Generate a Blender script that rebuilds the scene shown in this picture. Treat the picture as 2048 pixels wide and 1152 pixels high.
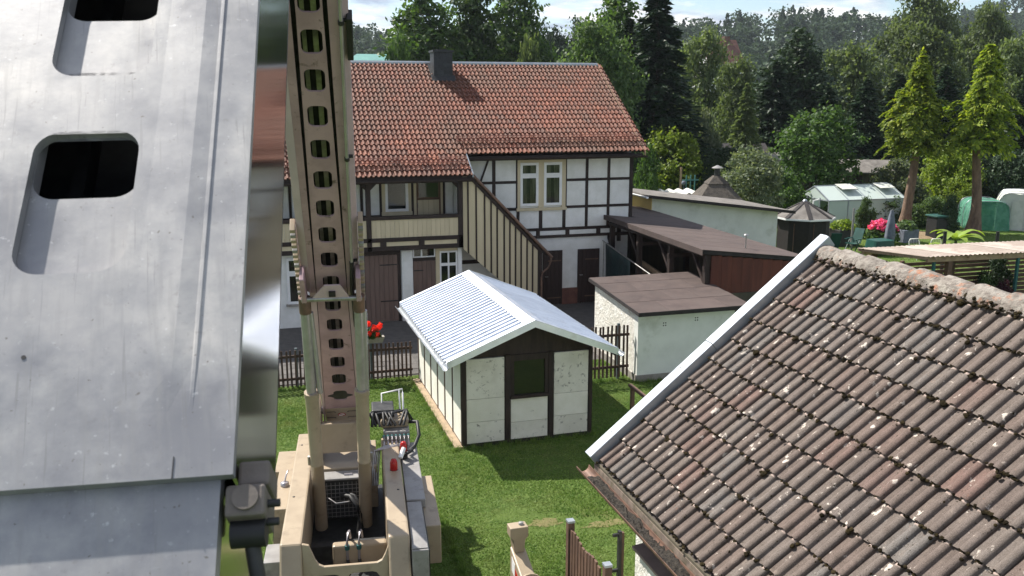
import bpy, math, random
import numpy as np
from mathutils import Vector, Matrix
random.seed(7); RNG = np.random.default_rng(7)
for o in list(bpy.data.objects): bpy.data.objects.remove(o)
SC = bpy.context.scene; COL = SC.collection
# ---------------------------------------------------------------- camera, sky, sun, exposure
CAM_YAW, CAM_PITCH, CAM_Z = math.radians(16.5), math.radians(11.95), 6.6
cd = bpy.data.cameras.new('camera'); cam = bpy.data.objects.new('camera', cd); COL.objects.link(cam)
cam.location = (0, 0, CAM_Z); cam.rotation_euler = (math.pi/2 - CAM_PITCH, 0, -CAM_YAW)
cd.sensor_width = 36.0; cd.lens = 36.0*1800/2048; cd.clip_start = 0.05; cd.clip_end = 6000
cd.dof.use_dof = True; cd.dof.focus_distance = 18.0; cd.dof.aperture_fstop = 11.0
SC.camera = cam
SUN_AZ, SUN_EL = math.radians(34.0), math.radians(50.5)      # azimuth is measured from +Y towards -X
SDIR = Vector((-math.sin(SUN_AZ)*math.cos(SUN_EL), math.cos(SUN_AZ)*math.cos(SUN_EL), math.sin(SUN_EL)))
ld = bpy.data.lights.new('sun', 'SUN'); ld.energy = 4.5; ld.angle = math.radians(0.53); ld.color = (1.0, 0.95, 0.87)
sun = bpy.data.objects.new('sun', ld); COL.objects.link(sun); sun.rotation_euler = SDIR.to_track_quat('Z', 'Y').to_euler()
sun.location = (-40, 60, 80)
W = bpy.data.worlds.new('World'); SC.world = W; W.use_nodes = True
def world():
    nt = W.node_tree; nt.nodes.clear(); N = nt.nodes.new; L = nt.links.new
    out = N('ShaderNodeOutputWorld'); bg = N('ShaderNodeBackground'); bg.inputs['Strength'].default_value = 0.076
    sky = N('ShaderNodeTexSky'); sky.sky_type = 'NISHITA'; sky.sun_disc = False
    sky.sun_elevation = SUN_EL; sky.sun_rotation = 2*math.pi - SUN_AZ; sky.air_density = 1.0; sky.dust_density = 0.4; sky.ozone_density = 2.0
    tc = N('ShaderNodeTexCoord'); sp = N('ShaderNodeSeparateXYZ'); L(tc.outputs['Generated'], sp.inputs[0])
    ad = N('ShaderNodeMath'); ad.operation = 'ADD'; L(sp.outputs[2], ad.inputs[0]); ad.inputs[1].default_value = 0.14
    ab = N('ShaderNodeMath'); ab.operation = 'MAXIMUM'; L(ad.outputs[0], ab.inputs[0]); ab.inputs[1].default_value = 0.05
    dx = N('ShaderNodeMath'); dx.operation = 'DIVIDE'; L(sp.outputs[0], dx.inputs[0]); L(ab.outputs[0], dx.inputs[1])
    dy = N('ShaderNodeMath'); dy.operation = 'DIVIDE'; L(sp.outputs[1], dy.inputs[0]); L(ab.outputs[0], dy.inputs[1])
    cb = N('ShaderNodeCombineXYZ'); L(dx.outputs[0], cb.inputs[0]); L(dy.outputs[0], cb.inputs[1])
    n1 = N('ShaderNodeTexNoise'); n1.inputs['Scale'].default_value = 1.5; n1.inputs['Detail'].default_value = 8; n1.inputs['Roughness'].default_value = 0.58; n1.inputs['Distortion'].default_value = 0.3
    L(cb.outputs[0], n1.inputs['Vector'])
    r1 = N('ShaderNodeValToRGB'); r1.color_ramp.elements[0].position = 0.44; r1.color_ramp.elements[1].position = 0.56; L(n1.outputs[0], r1.inputs[0])
    n2 = N('ShaderNodeTexNoise'); n2.inputs['Scale'].default_value = 2.6; n2.inputs['Detail'].default_value = 7; n2.inputs['Roughness'].default_value = 0.6
    L(cb.outputs[0], n2.inputs['Vector'])
    r2 = N('ShaderNodeValToRGB'); e = r2.color_ramp.elements; e[0].position = 0.40; e[0].color = (3.2, 3.8, 5.0, 1); e[1].position = 0.60; e[1].color = (8.8, 8.6, 8.4, 1); L(n2.outputs[0], r2.inputs[0])
    mx = N('ShaderNodeMix'); mx.data_type = 'RGBA'; L(r1.outputs[0], mx.inputs['Factor']); L(sky.outputs[0], mx.inputs[6]); L(r2.outputs[0], mx.inputs[7])
    L(mx.outputs[2], bg.inputs['Color']); L(bg.outputs[0], out.inputs['Surface'])
world()
SC.view_settings.view_transform = 'Standard'; SC.view_settings.look = 'None'; SC.view_settings.gamma = 1.0
SC.view_settings.exposure = 1.0; SC.view_settings.use_curve_mapping = False
SC.render.engine = 'CYCLES'; SC.cycles.max_bounces = 6; SC.cycles.transparent_max_bounces = 8
# ---------------------------------------------------------------- materials
def nodes(name):
    m = bpy.data.materials.new(name); m.use_nodes = True; nt = m.node_tree; nt.nodes.clear()
    out = nt.nodes.new('ShaderNodeOutputMaterial'); p = nt.nodes.new('ShaderNodeBsdfPrincipled'); nt.links.new(p.outputs[0], out.inputs[0])
    return m, nt, p, out
def coords(nt, stretch=(1, 1, 1), rnd=True):
    N = nt.nodes.new; L = nt.links.new
    tc = N('ShaderNodeTexCoord'); mp = N('ShaderNodeMapping'); mp.inputs['Scale'].default_value = stretch
    if rnd:
        oi = N('ShaderNodeObjectInfo'); mu = N('ShaderNodeVectorMath'); mu.operation = 'MULTIPLY_ADD'
        L(oi.outputs['Random'], mu.inputs[0]); mu.inputs[1].default_value = (37, 51, 23); L(tc.outputs['Object'], mu.inputs[2]); L(mu.outputs[0], mp.inputs['Vector'])
    else: L(tc.outputs['Object'], mp.inputs['Vector'])
    return mp.outputs[0]
def noise(nt, vec, scale, detail=5, rough=0.6):
    n = nt.nodes.new('ShaderNodeTexNoise'); n.inputs['Scale'].default_value = scale; n.inputs['Detail'].default_value = detail; n.inputs['Roughness'].default_value = rough
    nt.links.new(vec, n.inputs['Vector']); return n.outputs[0]
def ramp(nt, fac, stops):
    r = nt.nodes.new('ShaderNodeValToRGB'); e = r.color_ramp.elements
    while len(e) < len(stops): e.new(0.5)
    for k, (p, c) in enumerate(stops):
        e[k].position = p; e[k].color = (c, c, c, 1) if isinstance(c, (int, float)) else (*c, 1)
    nt.links.new(fac, r.inputs[0]); return r.outputs[0]
def mix(nt, fac, a, b, mode='MIX'):
    m = nt.nodes.new('ShaderNodeMix'); m.data_type = 'RGBA'; m.blend_type = mode
    for s, v in ((m.inputs['Factor'], fac), (m.inputs[6], a), (m.inputs[7], b)):
        if isinstance(v, (int, float)): s.default_value = v
        elif isinstance(v, tuple): s.default_value = (*v, 1)
        else: nt.links.new(v, s)
    return m.outputs[2]
def bump(nt, p, h, strength, dist=0.02):
    b = nt.nodes.new('ShaderNodeBump'); b.inputs['Strength'].default_value = strength; b.inputs['Distance'].default_value = dist
    nt.links.new(h, b.inputs['Height']); nt.links.new(b.outputs[0], p.inputs['Normal'])
def rnd01(nt):
    """one random number for each object and for each loose piece of a joined mesh"""
    oi = nt.nodes.new('ShaderNodeObjectInfo'); ge = nt.nodes.new('ShaderNodeNewGeometry')
    a = nt.nodes.new('ShaderNodeMath'); a.operation = 'ADD'; nt.links.new(oi.outputs['Random'], a.inputs[0]); nt.links.new(ge.outputs['Random Per Island'], a.inputs[1])
    f = nt.nodes.new('ShaderNodeMath'); f.operation = 'FRACT'; nt.links.new(a.outputs[0], f.inputs[0]); return f.outputs[0]
def pm(name, c1, c2=None, scale=4.0, rough=0.75, metal=0.0, bmp=0.0, bscale=40.0, var=0.0, stretch=(1, 1, 1), lo=0.40, hi=0.61, spec=0.4, bdist=0.01, stain=None, sscale=1.2, slo=0.55, shi=0.72, rvar=0.0):
    m, nt, p, out = nodes(name); v = coords(nt, stretch)
    c2 = c2 or tuple(x*0.8 for x in c1)
    col = ramp(nt, noise(nt, v, scale, 7), [(lo, c1), (hi, c2)])
    if stain is not None:
        col = mix(nt, ramp(nt, noise(nt, v, sscale, 9, 0.68), [(slo, 0.0), (shi, 1.0)]), col, stain)
    if var:
        h = nt.nodes.new('ShaderNodeHueSaturation'); mr = nt.nodes.new('ShaderNodeMapRange'); nt.links.new(rnd01(nt), mr.inputs[0])
        mr.inputs['To Min'].default_value = 1-var; mr.inputs['To Max'].default_value = 1+var; nt.links.new(mr.outputs[0], h.inputs['Value']); nt.links.new(col, h.inputs['Color']); col = h.outputs[0]
    nt.links.new(col, p.inputs['Base Color']); p.inputs['Roughness'].default_value = rough; p.inputs['Metallic'].default_value = metal; p.inputs['Specular IOR Level'].default_value = spec
    if rvar:
        mr = nt.nodes.new('ShaderNodeMapRange'); nt.links.new(noise(nt, v, scale*1.7, 6), mr.inputs[0]); mr.inputs['From Min'].default_value = 0.3; mr.inputs['From Max'].default_value = 0.7
        mr.inputs['To Min'].default_value = rough-rvar; mr.inputs['To Max'].default_value = rough+rvar; nt.links.new(mr.outputs[0], p.inputs['Roughness'])
    if bmp: bump(nt, p, noise(nt, v, bscale, 6, 0.65), bmp, bdist)
    return m
M = {}
M['beam'] = pm('brown_timber', (0.035, 0.022, 0.018), (0.02, 0.013, 0.011), 9, 0.7, bmp=0.4, bscale=60, stretch=(1, 1, 0.3), var=0.15, stain=(0.09, 0.075, 0.065), sscale=3, slo=0.66, shi=0.8)
M['plaster'] = pm('white_plaster', (0.74, 0.74, 0.72), (0.66, 0.66, 0.63), 3, 0.9, bmp=0.25, bscale=70, var=0.03, stain=(0.52, 0.51, 0.46), sscale=1.6, slo=0.6, shi=0.85)
M['rough_plaster'] = pm('rough_white_plaster', (0.76, 0.74, 0.68), (0.66, 0.63, 0.56), 5, 0.95, bmp=1.0, bscale=16, bdist=0.05, stain=(0.5, 0.46, 0.38), sscale=2.5, slo=0.6, shi=0.8)
M['cream'] = pm('cream_paint', (0.56, 0.48, 0.33), (0.50, 0.43, 0.29), 3, 0.7, bmp=0.15, bscale=60, stretch=(1, 1, 0.2), var=0.06)
M['whitepaint'] = pm('white_paint', (0.78, 0.78, 0.78), (0.72, 0.72, 0.72), 5, 0.4)
M['doorwood'] = pm('brown_door_boards', (0.16, 0.105, 0.085), (0.12, 0.08, 0.065), 6, 0.65, bmp=0.3, bscale=50, stretch=(1, 1, 0.15), var=0.08)
M['doordark'] = pm('dark_brown_door', (0.035, 0.02, 0.018), (0.025, 0.015, 0.013), 6, 0.55, bmp=0.2, bscale=50, stretch=(1, 1, 0.15), var=0.1)
M['plinth'] = pm('red_brown_plinth', (0.17, 0.075, 0.055), (0.12, 0.055, 0.045), 6, 0.85, bmp=0.3)
M['iron'] = pm('black_iron', (0.02, 0.02, 0.022), (0.035, 0.03, 0.028), 15, 0.5, metal=0.4)
M['black'] = pm('black_rubber', (0.014, 0.014, 0.015), (0.022, 0.022, 0.022), 12, 0.55)
M['slate'] = pm('black_slate', (0.03, 0.033, 0.038), (0.018, 0.02, 0.023), 14, 0.55, bmp=0.3, var=0.35)
M['felt'] = pm('brown_roofing_felt', (0.085, 0.062, 0.055), (0.062, 0.045, 0.041), 3.0, 0.92, bmp=0.5, bscale=220, bdist=0.004, var=0.10, stain=(0.11, 0.085, 0.075), sscale=1.5, slo=0.5, shi=0.8)
M['feltedge'] = pm('dark_felt_edge', (0.03, 0.025, 0.024), (0.02, 0.017, 0.017), 6, 0.8)
M['greyfelt'] = pm('grey_roofing_felt', (0.17, 0.155, 0.14), (0.11, 0.10, 0.09), 2.0, 0.93, bmp=0.4, bscale=150, bdist=0.004, stain=(0.24, 0.22, 0.2), sscale=2.5, slo=0.5, shi=0.75)
M['galv'] = pm('galvanised_steel', (0.62, 0.65, 0.68), (0.5, 0.53, 0.56), 8, 0.34, metal=0.75, rvar=0.08, stain=(0.42, 0.44, 0.46), sscale=4)
M['rollmetal'] = pm('white_metal_sheet', (0.70, 0.75, 0.83), (0.62, 0.67, 0.76), 3, 0.42, metal=0.75, spec=0.5, rvar=0.08, var=0.04, stain=(0.52, 0.55, 0.6), sscale=2.2, slo=0.55, shi=0.75)
M['zinc'] = pm('pale_zinc_sheet', (0.37, 0.40, 0.43), (0.31, 0.34, 0.375), 6, 0.38, metal=0.45, rvar=0.08, stain=(0.46, 0.48, 0.5), sscale=9, slo=0.62, shi=0.7)
M['chrome'] = pm('chromed_rod', (0.42, 0.395, 0.41), (0.36, 0.335, 0.35), 6, 0.24, metal=0.45)
M['steel'] = pm('bare_steel', (0.42, 0.41, 0.40), (0.30, 0.29, 0.28), 12, 0.4, metal=0.8, bmp=0.1, rvar=0.1)
M['beige'] = pm('beige_machine_paint', (0.355, 0.285, 0.20), (0.315, 0.25, 0.175), 3, 0.38, bmp=0.03, bscale=30, stain=(0.17, 0.13, 0.095), sscale=4, slo=0.56, shi=0.76, spec=0.35)
M['boom'] = pm('worn_boom_paint', (0.46, 0.315, 0.345), (0.355, 0.24, 0.265), 2.4, 0.6, bmp=0.08, bscale=20, stain=(0.11, 0.085, 0.07), sscale=6, slo=0.60, shi=0.72, spec=0.15)
M['boomlight'] = pm('pale_boom_paint', (0.54, 0.41, 0.44), (0.46, 0.35, 0.375), 2.0, 0.6, bmp=0.05, bscale=20, stain=(0.3, 0.24, 0.18), sscale=5, slo=0.66, shi=0.8, spec=0.15)
M['greypaint'] = pm('grey_machine_paint', (0.28, 0.27, 0.26), (0.22, 0.21, 0.2), 4, 0.4, stain=(0.15, 0.14, 0.13), sscale=5)
M['darkgrey'] = pm('dark_grey_metal', (0.05, 0.05, 0.05), (0.03, 0.03, 0.03), 9, 0.5, metal=0.3)
M['red'] = pm('red_lens', (0.45, 0.015, 0.015), (0.35, 0.01, 0.01), 5, 0.25)
M['teal'] = pm('teal_paint', (0.02, 0.11, 0.11), (0.015, 0.08, 0.085), 5, 0.45)
M['picket'] = pm('dark_picket_wood', (0.075, 0.045, 0.033), (0.045, 0.028, 0.022), 9, 0.8, bmp=0.4, bscale=50, stretch=(1, 1, .2), var=0.2)
M['redboard'] = pm('red_brown_boards', (0.125, 0.038, 0.024), (0.085, 0.027, 0.019), 5, 0.8, bmp=0.4, bscale=50, stretch=(1, 1, .12), var=0.12)
M['greyboard'] = pm('grey_green_boards', (0.10, 0.085, 0.06), (0.07, 0.062, 0.045), 5, 0.85, bmp=0.4, bscale=50, stretch=(1, 1, .12), var=0.12)
M['rawwood'] = pm('weathered_plank', (0.36, 0.25, 0.16), (0.26, 0.18, 0.115), 6, 0.8, bmp=0.3, bscale=50, var=0.2)
M['brownwood'] = pm('brown_garden_wood', (0.13, 0.075, 0.05), (0.095, 0.055, 0.04), 6, 0.75, bmp=0.3, bscale=50, var=0.12)
M['tarp'] = pm('dark_green_tarp', (0.012, 0.03, 0.03), (0.008, 0.02, 0.022), 3, 0.5, bmp=0.5, bscale=6, bdist=0.05)
M['wallgreen'] = pm('pale_render', (0.72, 0.73, 0.68), (0.66, 0.67, 0.62), 2, 0.9, bmp=0.2, bscale=80, stain=(0.5, 0.51, 0.44), sscale=1.0)
M['yellow'] = pm('yellow_render', (0.70, 0.52, 0.22), (0.64, 0.47, 0.19), 2, 0.9, bmp=0.2, bscale=80)
M['shedpanel'] = pm('cream_white_panel', (0.76, 0.74, 0.66), (0.69, 0.67, 0.58), 2.5, 0.85, bmp=0.2, bscale=60, var=0.03, stain=(0.17, 0.16, 0.14), sscale=5.5, slo=0.635, shi=0.72)
M['sand'] = pm('sandy_concrete', (0.36, 0.27, 0.18), (0.28, 0.21, 0.145), 6, 0.95, bmp=0.5, bscale=40)
M['concrete'] = pm('concrete', (0.30, 0.28, 0.25), (0.22, 0.2, 0.18), 5, 0.92, bmp=0.4, bscale=50)
M['ridge'] = pm('lichen_ridge_tile', (0.31, 0.28, 0.245), (0.17, 0.145, 0.125), 11, 0.95, bmp=1.0, bscale=30, bdist=0.04, var=0.1, stain=(0.36, 0.16, 0.09), sscale=6, slo=0.56, shi=0.66)
M['copper'] = pm('brown_copper', (0.20, 0.115, 0.08), (0.12, 0.075, 0.058), 6, 0.55, metal=0.2, bmp=0.1)
M['peeling'] = pm('peeling_board', (0.24, 0.185, 0.15), (0.13, 0.10, 0.08), 7, 0.9, bmp=0.4, stain=(0.09, 0.085, 0.04), sscale=5, slo=0.5, shi=0.7)
M['dirtypanel'] = pm('stained_panel', (0.72, 0.70, 0.62), (0.62, 0.60, 0.52), 2.5, 0.88, bmp=0.25, bscale=60, stain=(0.20, 0.19, 0.165), sscale=11, slo=0.57, shi=0.68)
M['litter'] = pm('black_gutter_litter', (0.025, 0.022, 0.019), (0.06, 0.05, 0.038), 30, 0.95, bmp=1.0, bscale=60, bdist=0.03)
M['moss'] = pm('brown_moss', (0.045, 0.034, 0.016), (0.022, 0.017, 0.010), 18, 1.0, bmp=1.0, bscale=120, bdist=0.02, var=0.45, spec=0.1)
M['fibre'] = pm('translucent_corrugated', (0.44, 0.375, 0.32), (0.36, 0.30, 0.255), 1.5, 0.6, stain=(0.25, 0.19, 0.155), sscale=1.5, slo=0.5, shi=0.7)
M['whitefilm'] = pm('white_film', (0.62, 0.62, 0.56), (0.52, 0.53, 0.47), 3, 0.5)
M['hosegrey'] = pm('grey_cloth', (0.16, 0.18, 0.22), (0.11, 0.125, 0.155), 4, 0.85, bmp=0.6, bscale=10, bdist=0.03)
M['chairgreen'] = pm('dark_green_plastic', (0.015, 0.075, 0.06), (0.01, 0.055, 0.045), 4, 0.45)
M['bark'] = pm('conifer_bark', (0.22, 0.145, 0.10), (0.13, 0.085, 0.06), 6, 0.95, bmp=0.9, bscale=14, bdist=0.05, stretch=(1, 1, .3))
M['barkdark'] = pm('dark_bark', (0.07, 0.055, 0.042), (0.04, 0.032, 0.025), 6, 0.95, bmp=0.8, bscale=12, bdist=0.05)
M['hutdark'] = pm('black_brown_boards', (0.018, 0.013, 0.012), (0.012, 0.009, 0.008), 6, 0.7, bmp=0.3, bscale=50, var=0.15)
M['fibre2'] = pm('weathered_corrugated', (0.31, 0.25, 0.21), (0.25, 0.20, 0.165), 1.5, 0.7, stain=(0.4, 0.34, 0.29), sscale=1.5, slo=0.5, shi=0.7)
M['curtain'] = pm('pale_curtain', (0.20, 0.19, 0.145), (0.06, 0.057, 0.042), 12, 0.9, stretch=(1, 1, .12))
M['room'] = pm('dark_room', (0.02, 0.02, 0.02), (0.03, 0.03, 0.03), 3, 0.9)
M['farroof'] = pm('far_red_roof', (0.16, 0.07, 0.05), (0.11, 0.05, 0.04), 3, 0.9)
M['tealroof'] = pm('teal_sheet_roof', (0.10, 0.27, 0.24), (0.08, 0.22, 0.2), 1, 0.6)
def glass(name, tint, rough=0.03):
    m, nt, p, out = nodes(name); p.inputs['Base Color'].default_value = (*tint, 1); p.inputs['Roughness'].default_value = rough
    p.inputs['Specular IOR Level'].default_value = 0.9; p.inputs['IOR'].default_value = 1.5; p.inputs['Alpha'].default_value = 1
    tr = nt.nodes.new('ShaderNodeBsdfTransparent'); tr.inputs[0].default_value = (0.85, 0.87, 0.86, 1); gl = nt.nodes.new('ShaderNodeBsdfGlossy'); gl.inputs['Roughness'].default_value = rough
    fr = nt.nodes.new('ShaderNodeFresnel'); fr.inputs[0].default_value = 1.42; mx = nt.nodes.new('ShaderNodeMixShader')
    nt.links.new(fr.outputs[0], mx.inputs[0]); nt.links.new(tr.outputs[0], mx.inputs[1]); nt.links.new(gl.outputs[0], mx.inputs[2]); nt.links.new(mx.outputs[0], out.inputs[0]); nt.nodes.remove(p)
    return m
M['glass'] = glass('window_glass', (0.9, 0.9, 0.9))
def poly_sheet():
    m, nt, p, out = nodes('twinwall_sheet'); p.inputs['Base Color'].default_value = (0.62, 0.70, 0.66, 1); p.inputs['Roughness'].default_value = 0.25
    t = nt.nodes.new('ShaderNodeBsdfTransparent'); t.inputs[0].default_value = (0.8, 0.88, 0.82, 1); mx = nt.nodes.new('ShaderNodeMixShader'); mx.inputs[0].default_value = 0.72
    nt.links.new(t.outputs[0], mx.inputs[1]); nt.links.new(p.outputs[0], mx.inputs[2]); nt.links.new(mx.outputs[0], out.inputs[0]); return m
M['poly'] = poly_sheet()
def clay():
    m, nt, p, out = nodes('weathered_clay_tile'); v = coords(nt); r = rnd01(nt)
    c = ramp(nt, r, [(0.0, (0.18, 0.066, 0.042)), (0.3, (0.25, 0.084, 0.05)), (0.6, (0.21, 0.077, 0.05)), (0.8, (0.15, 0.066, 0.047)), (1.0, (0.32, 0.112, 0.064))])
    geo = nt.nodes.new('ShaderNodeNewGeometry'); big = noise(nt, geo.outputs['Position'], 0.55, 5, 0.6)
    c = mix(nt, ramp(nt, big, [(0.42, 0.0), (0.62, 0.65)]), c, (0.14, 0.08, 0.054))
    c = mix(nt, ramp(nt, noise(nt, v, 16, 8, 0.7), [(0.45, 0.0), (0.65, 0.8)]), c, (0.055, 0.036, 0.028))
    c = mix(nt, ramp(nt, noise(nt, v, 34, 3, 0.5), [(0.66, 0.0), (0.72, 0.45)]), c, (0.30, 0.22, 0.15))
    nt.links.new(c, p.inputs['Base Color']); p.inputs['Roughness'].default_value = 0.72; p.inputs['Specular IOR Level'].default_value = 0.35
    bump(nt, p, noise(nt, v, 60, 5), 0.3, 0.01); return m
M['clay'] = clay()
def conc_tile():
    m, nt, p, out = nodes('old_concrete_tile'); v = coords(nt); r = rnd01(nt)
    c = ramp(nt, r, [(0.0, (0.155, 0.122, 0.105)), (0.22, (0.175, 0.148, 0.130)), (0.42, (0.145, 0.112, 0.097)), (0.62, (0.165, 0.15, 0.138)), (0.80, (0.16, 0.122, 0.104)), (0.93, (0.165, 0.122, 0.105)), (1.0, (0.18, 0.115, 0.097))])
    c = mix(nt, ramp(nt, noise(nt, v, 7, 7, 0.65), [(0.42, 0.0), (0.72, 0.75)]), c, (0.095, 0.073, 0.06))
    c = mix(nt, ramp(nt, noise(nt, v, 9, 4, 0.6), [(0.58, 0.0), (0.74, 0.6)]), c, (0.255, 0.205, 0.17))
    g = noise(nt, v, 150, 3, 0.6)
    c = mix(nt, ramp(nt, g, [(0.38, 0.55), (0.55, 0.0)]), c, (0.06, 0.048, 0.042))
    c = mix(nt, ramp(nt, g, [(0.62, 0.0), (0.7, 0.5)]), c, (0.33, 0.28, 0.245))
    # crusts of pale lichen, patchy
    lv = noise(nt, v, 13, 5, 0.62); lm = noise(nt, v, 4.2, 3, 0.5)
    mu = nt.nodes.new('ShaderNodeMath'); mu.operation = 'MULTIPLY'
    nt.links.new(ramp(nt, lv, [(0.60, 0.0), (0.63, 1.0)]), mu.inputs[0]); nt.links.new(ramp(nt, lm, [(0.53, 0.0), (0.57, 1.0)]), mu.inputs[1])
    c = mix(nt, mu.outputs[0], c, (0.52, 0.46, 0.40))
    # orange lichen, rare
    mu2 = nt.nodes.new('ShaderNodeMath'); mu2.operation = 'MULTIPLY'
    nt.links.new(ramp(nt, noise(nt, v, 23, 5, 0.7), [(0.64, 0.0), (0.68, 1.0)]), mu2.inputs[0]); nt.links.new(ramp(nt, noise(nt, v, 2.7, 2, 0.5), [(0.58, 0.0), (0.66, 0.7)]), mu2.inputs[1])
    c = mix(nt, mu2.outputs[0], c, (0.36, 0.17, 0.10))
    # dark moss specks
    c = mix(nt, ramp(nt, noise(nt, v, 30, 4, 0.6), [(0.30, 0.85), (0.36, 0.0)]), c, (0.03, 0.023, 0.015))
    # the strip near the head of each tile, long covered by the tile above, is cleaner and paler
    tc = nt.nodes.new('ShaderNodeTexCoord'); sp = nt.nodes.new('ShaderNodeSeparateXYZ'); nt.links.new(tc.outputs['Object'], sp.inputs[0])
    ad = nt.nodes.new('ShaderNodeMath'); ad.operation = 'MULTIPLY_ADD'; nt.links.new(noise(nt, v, 25, 3), ad.inputs[0]); ad.inputs[1].default_value = 0.03; nt.links.new(sp.outputs[0], ad.inputs[2])
    hz = nt.nodes.new('ShaderNodeMath'); hz.operation = 'MULTIPLY'; nt.links.new(ramp(nt, ad.outputs[0], [(0.333, 0.0), (0.343, 0.85)]), hz.inputs[0])
    nt.links.new(ramp(nt, sp.outputs[2], [(0.018, 0.0), (0.030, 1.0)]), hz.inputs[1])
    c = mix(nt, hz.outputs[0], c, (0.40, 0.31, 0.27))
    nt.links.new(c, p.inputs['Base Color']); p.inputs['Roughness'].default_value = 0.9; p.inputs['Specular IOR Level'].default_value = 0.25
    bump(nt, p, noise(nt, v, 110, 6, 0.7), 0.8, 0.008); return m
M['conctile'] = conc_tile()
def alu():
    m, nt, p, out = nodes('galvanised_jib_sheet'); v = coords(nt, rnd=False)
    c = ramp(nt, noise(nt, v, 3.0, 8, 0.65), [(0.38, (0.23, 0.23, 0.245)), (0.50, (0.34, 0.337, 0.34)), (0.61, (0.46, 0.445, 0.43))])
    c = mix(nt, ramp(nt, noise(nt, v, 11, 8, 0.72), [(0.52, 0.0), (0.75, 0.5)]), c, (0.24, 0.24, 0.255))
    c = mix(nt, ramp(nt, noise(nt, v, 42, 5, 0.7), [(0.30, 0.45), (0.40, 0.0)]), c, (0.2, 0.185, 0.175))
    c = mix(nt, ramp(nt, noise(nt, v, 70, 3, 0.6), [(0.66, 0.0), (0.74, 0.5)]), c, (0.68, 0.68, 0.69))
    for st, sc, lo_, hi_, k_, cc in (((26, 2.2, 2.2), 2.0, 0.52, 0.66, 0.55, (0.30, 0.295, 0.29)), ((90, 3, 3), 1.6, 0.62, 0.66, 0.55, (0.22, 0.215, 0.21)), ((7, 40, 25), 1.1, 0.64, 0.72, 0.18, (0.6, 0.6, 0.61))):
        c = mix(nt, ramp(nt, noise(nt, coords(nt, st, rnd=False), sc, 6, 0.6), [(lo_, 0.0), (hi_, k_)]), c, cc)
    c = mix(nt, ramp(nt, noise(nt, v, 1.7, 6, 0.65), [(0.46, 0.0), (0.62, 0.55)]), c, (0.27, 0.27, 0.285))
    c = mix(nt, ramp(nt, noise(nt, v, 95, 2, 0.5), [(0.72, 0.0), (0.76, 0.8)]), c, (0.14, 0.125, 0.11))
    nt.links.new(c, p.inputs['Base Color']); p.inputs['Metallic'].default_value = 0.3
    mr = nt.nodes.new('ShaderNodeMapRange'); nt.links.new(noise(nt, v, 6, 7), mr.inputs[0]); mr.inputs['From Min'].default_value = 0.3; mr.inputs['From Max'].default_value = 0.7; mr.inputs['To Min'].default_value = 0.36; mr.inputs['To Max'].default_value = 0.56
    nt.links.new(mr.outputs[0], p.inputs['Roughness']); bump(nt, p, noise(nt, v, 25, 7, 0.7), 0.035, 0.01); return m
M['alu'] = alu()
M['mirror'] = pm('polished_side_sheet', (0.60, 0.57, 0.53), (0.55, 0.52, 0.49), 4, 0.10, metal=1.0, bmp=0.015, bscale=7, bdist=0.004)
def leafmat(name, a, b, c, trans=0.35, rough=.55):
    m, nt, p, out = nodes(name)
    g = nt.nodes.new('ShaderNodeNewGeometry'); col = ramp(nt, g.outputs['Random Per Island'], [(0.0, tuple(q*1.15 for q in a)), (0.5, tuple(q*1.15 for q in b)), (1.0, tuple(q*1.15 for q in c))])
    oi = nt.nodes.new('ShaderNodeObjectInfo'); h = nt.nodes.new('ShaderNodeHueSaturation'); mr = nt.nodes.new('ShaderNodeMapRange'); nt.links.new(oi.outputs['Random'], mr.inputs[0])
    mr.inputs['To Min'].default_value = 0.8; mr.inputs['To Max'].default_value = 1.2; nt.links.new(mr.outputs[0], h.inputs['Value']); nt.links.new(col, h.inputs['Color'])
    nt.links.new(h.outputs[0], p.inputs['Base Color']); p.inputs['Roughness'].default_value = rough; p.inputs['Specular IOR Level'].default_value = 0.25
    t = nt.nodes.new('ShaderNodeBsdfTranslucent'); br = mix(nt, 1.0, h.outputs[0], (1.5, 1.5, 0.7), 'MULTIPLY'); nt.links.new(br, t.inputs[0])
    mx = nt.nodes.new('ShaderNodeMixShader'); mx.inputs[0].default_value = trans; nt.links.new(p.outputs[0], mx.inputs[1]); nt.links.new(t.outputs[0], mx.inputs[2]); nt.links.new(mx.outputs[0], out.inputs[0]); return m
def netmat():
    m, nt, p, out = nodes('green_net'); v = coords(nt)
    nt.links.new(ramp(nt, noise(nt, v, 3, 5), [(0.4, (0.09, 0.27, 0.19)), (0.6, (0.16, 0.38, 0.28))]), p.inputs['Base Color']); p.inputs['Roughness'].default_value = 0.8; p.inputs['Specular IOR Level'].default_value = 0.1
    t = nt.nodes.new('ShaderNodeBsdfTransparent'); t.inputs[0].default_value = (0.55, 0.8, 0.68, 1); mx = nt.nodes.new('ShaderNodeMixShader'); mx.inputs[0].default_value = 0.58
    nt.links.new(t.outputs[0], mx.inputs[1]); nt.links.new(p.outputs[0], mx.inputs[2]); nt.links.new(mx.outputs[0], out.inputs[0]); bump(nt, p, noise(nt, v, 5, 4), .7, .08); return m
M['net'] = netmat()
M['leaf_alder'] = leafmat('alder_leaves', (0.024, 0.052, 0.014), (0.042, 0.08, 0.02), (0.07, 0.115, 0.03), 0.4)
M['leaf_light'] = leafmat('bright_leaves', (0.04, 0.075, 0.026), (0.065, 0.11, 0.04), (0.11, 0.165, 0.07), 0.42)
M['leaf_willow'] = leafmat('willow_leaves', (0.055, 0.082, 0.034), (0.08, 0.112, 0.046), (0.12, 0.155, 0.07), 0.42)
M['leaf_fruit'] = leafmat('fruit_tree_leaves', (0.024, 0.052, 0.014), (0.042, 0.084, 0.02), (0.075, 0.13, 0.035), 0.38)
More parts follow.
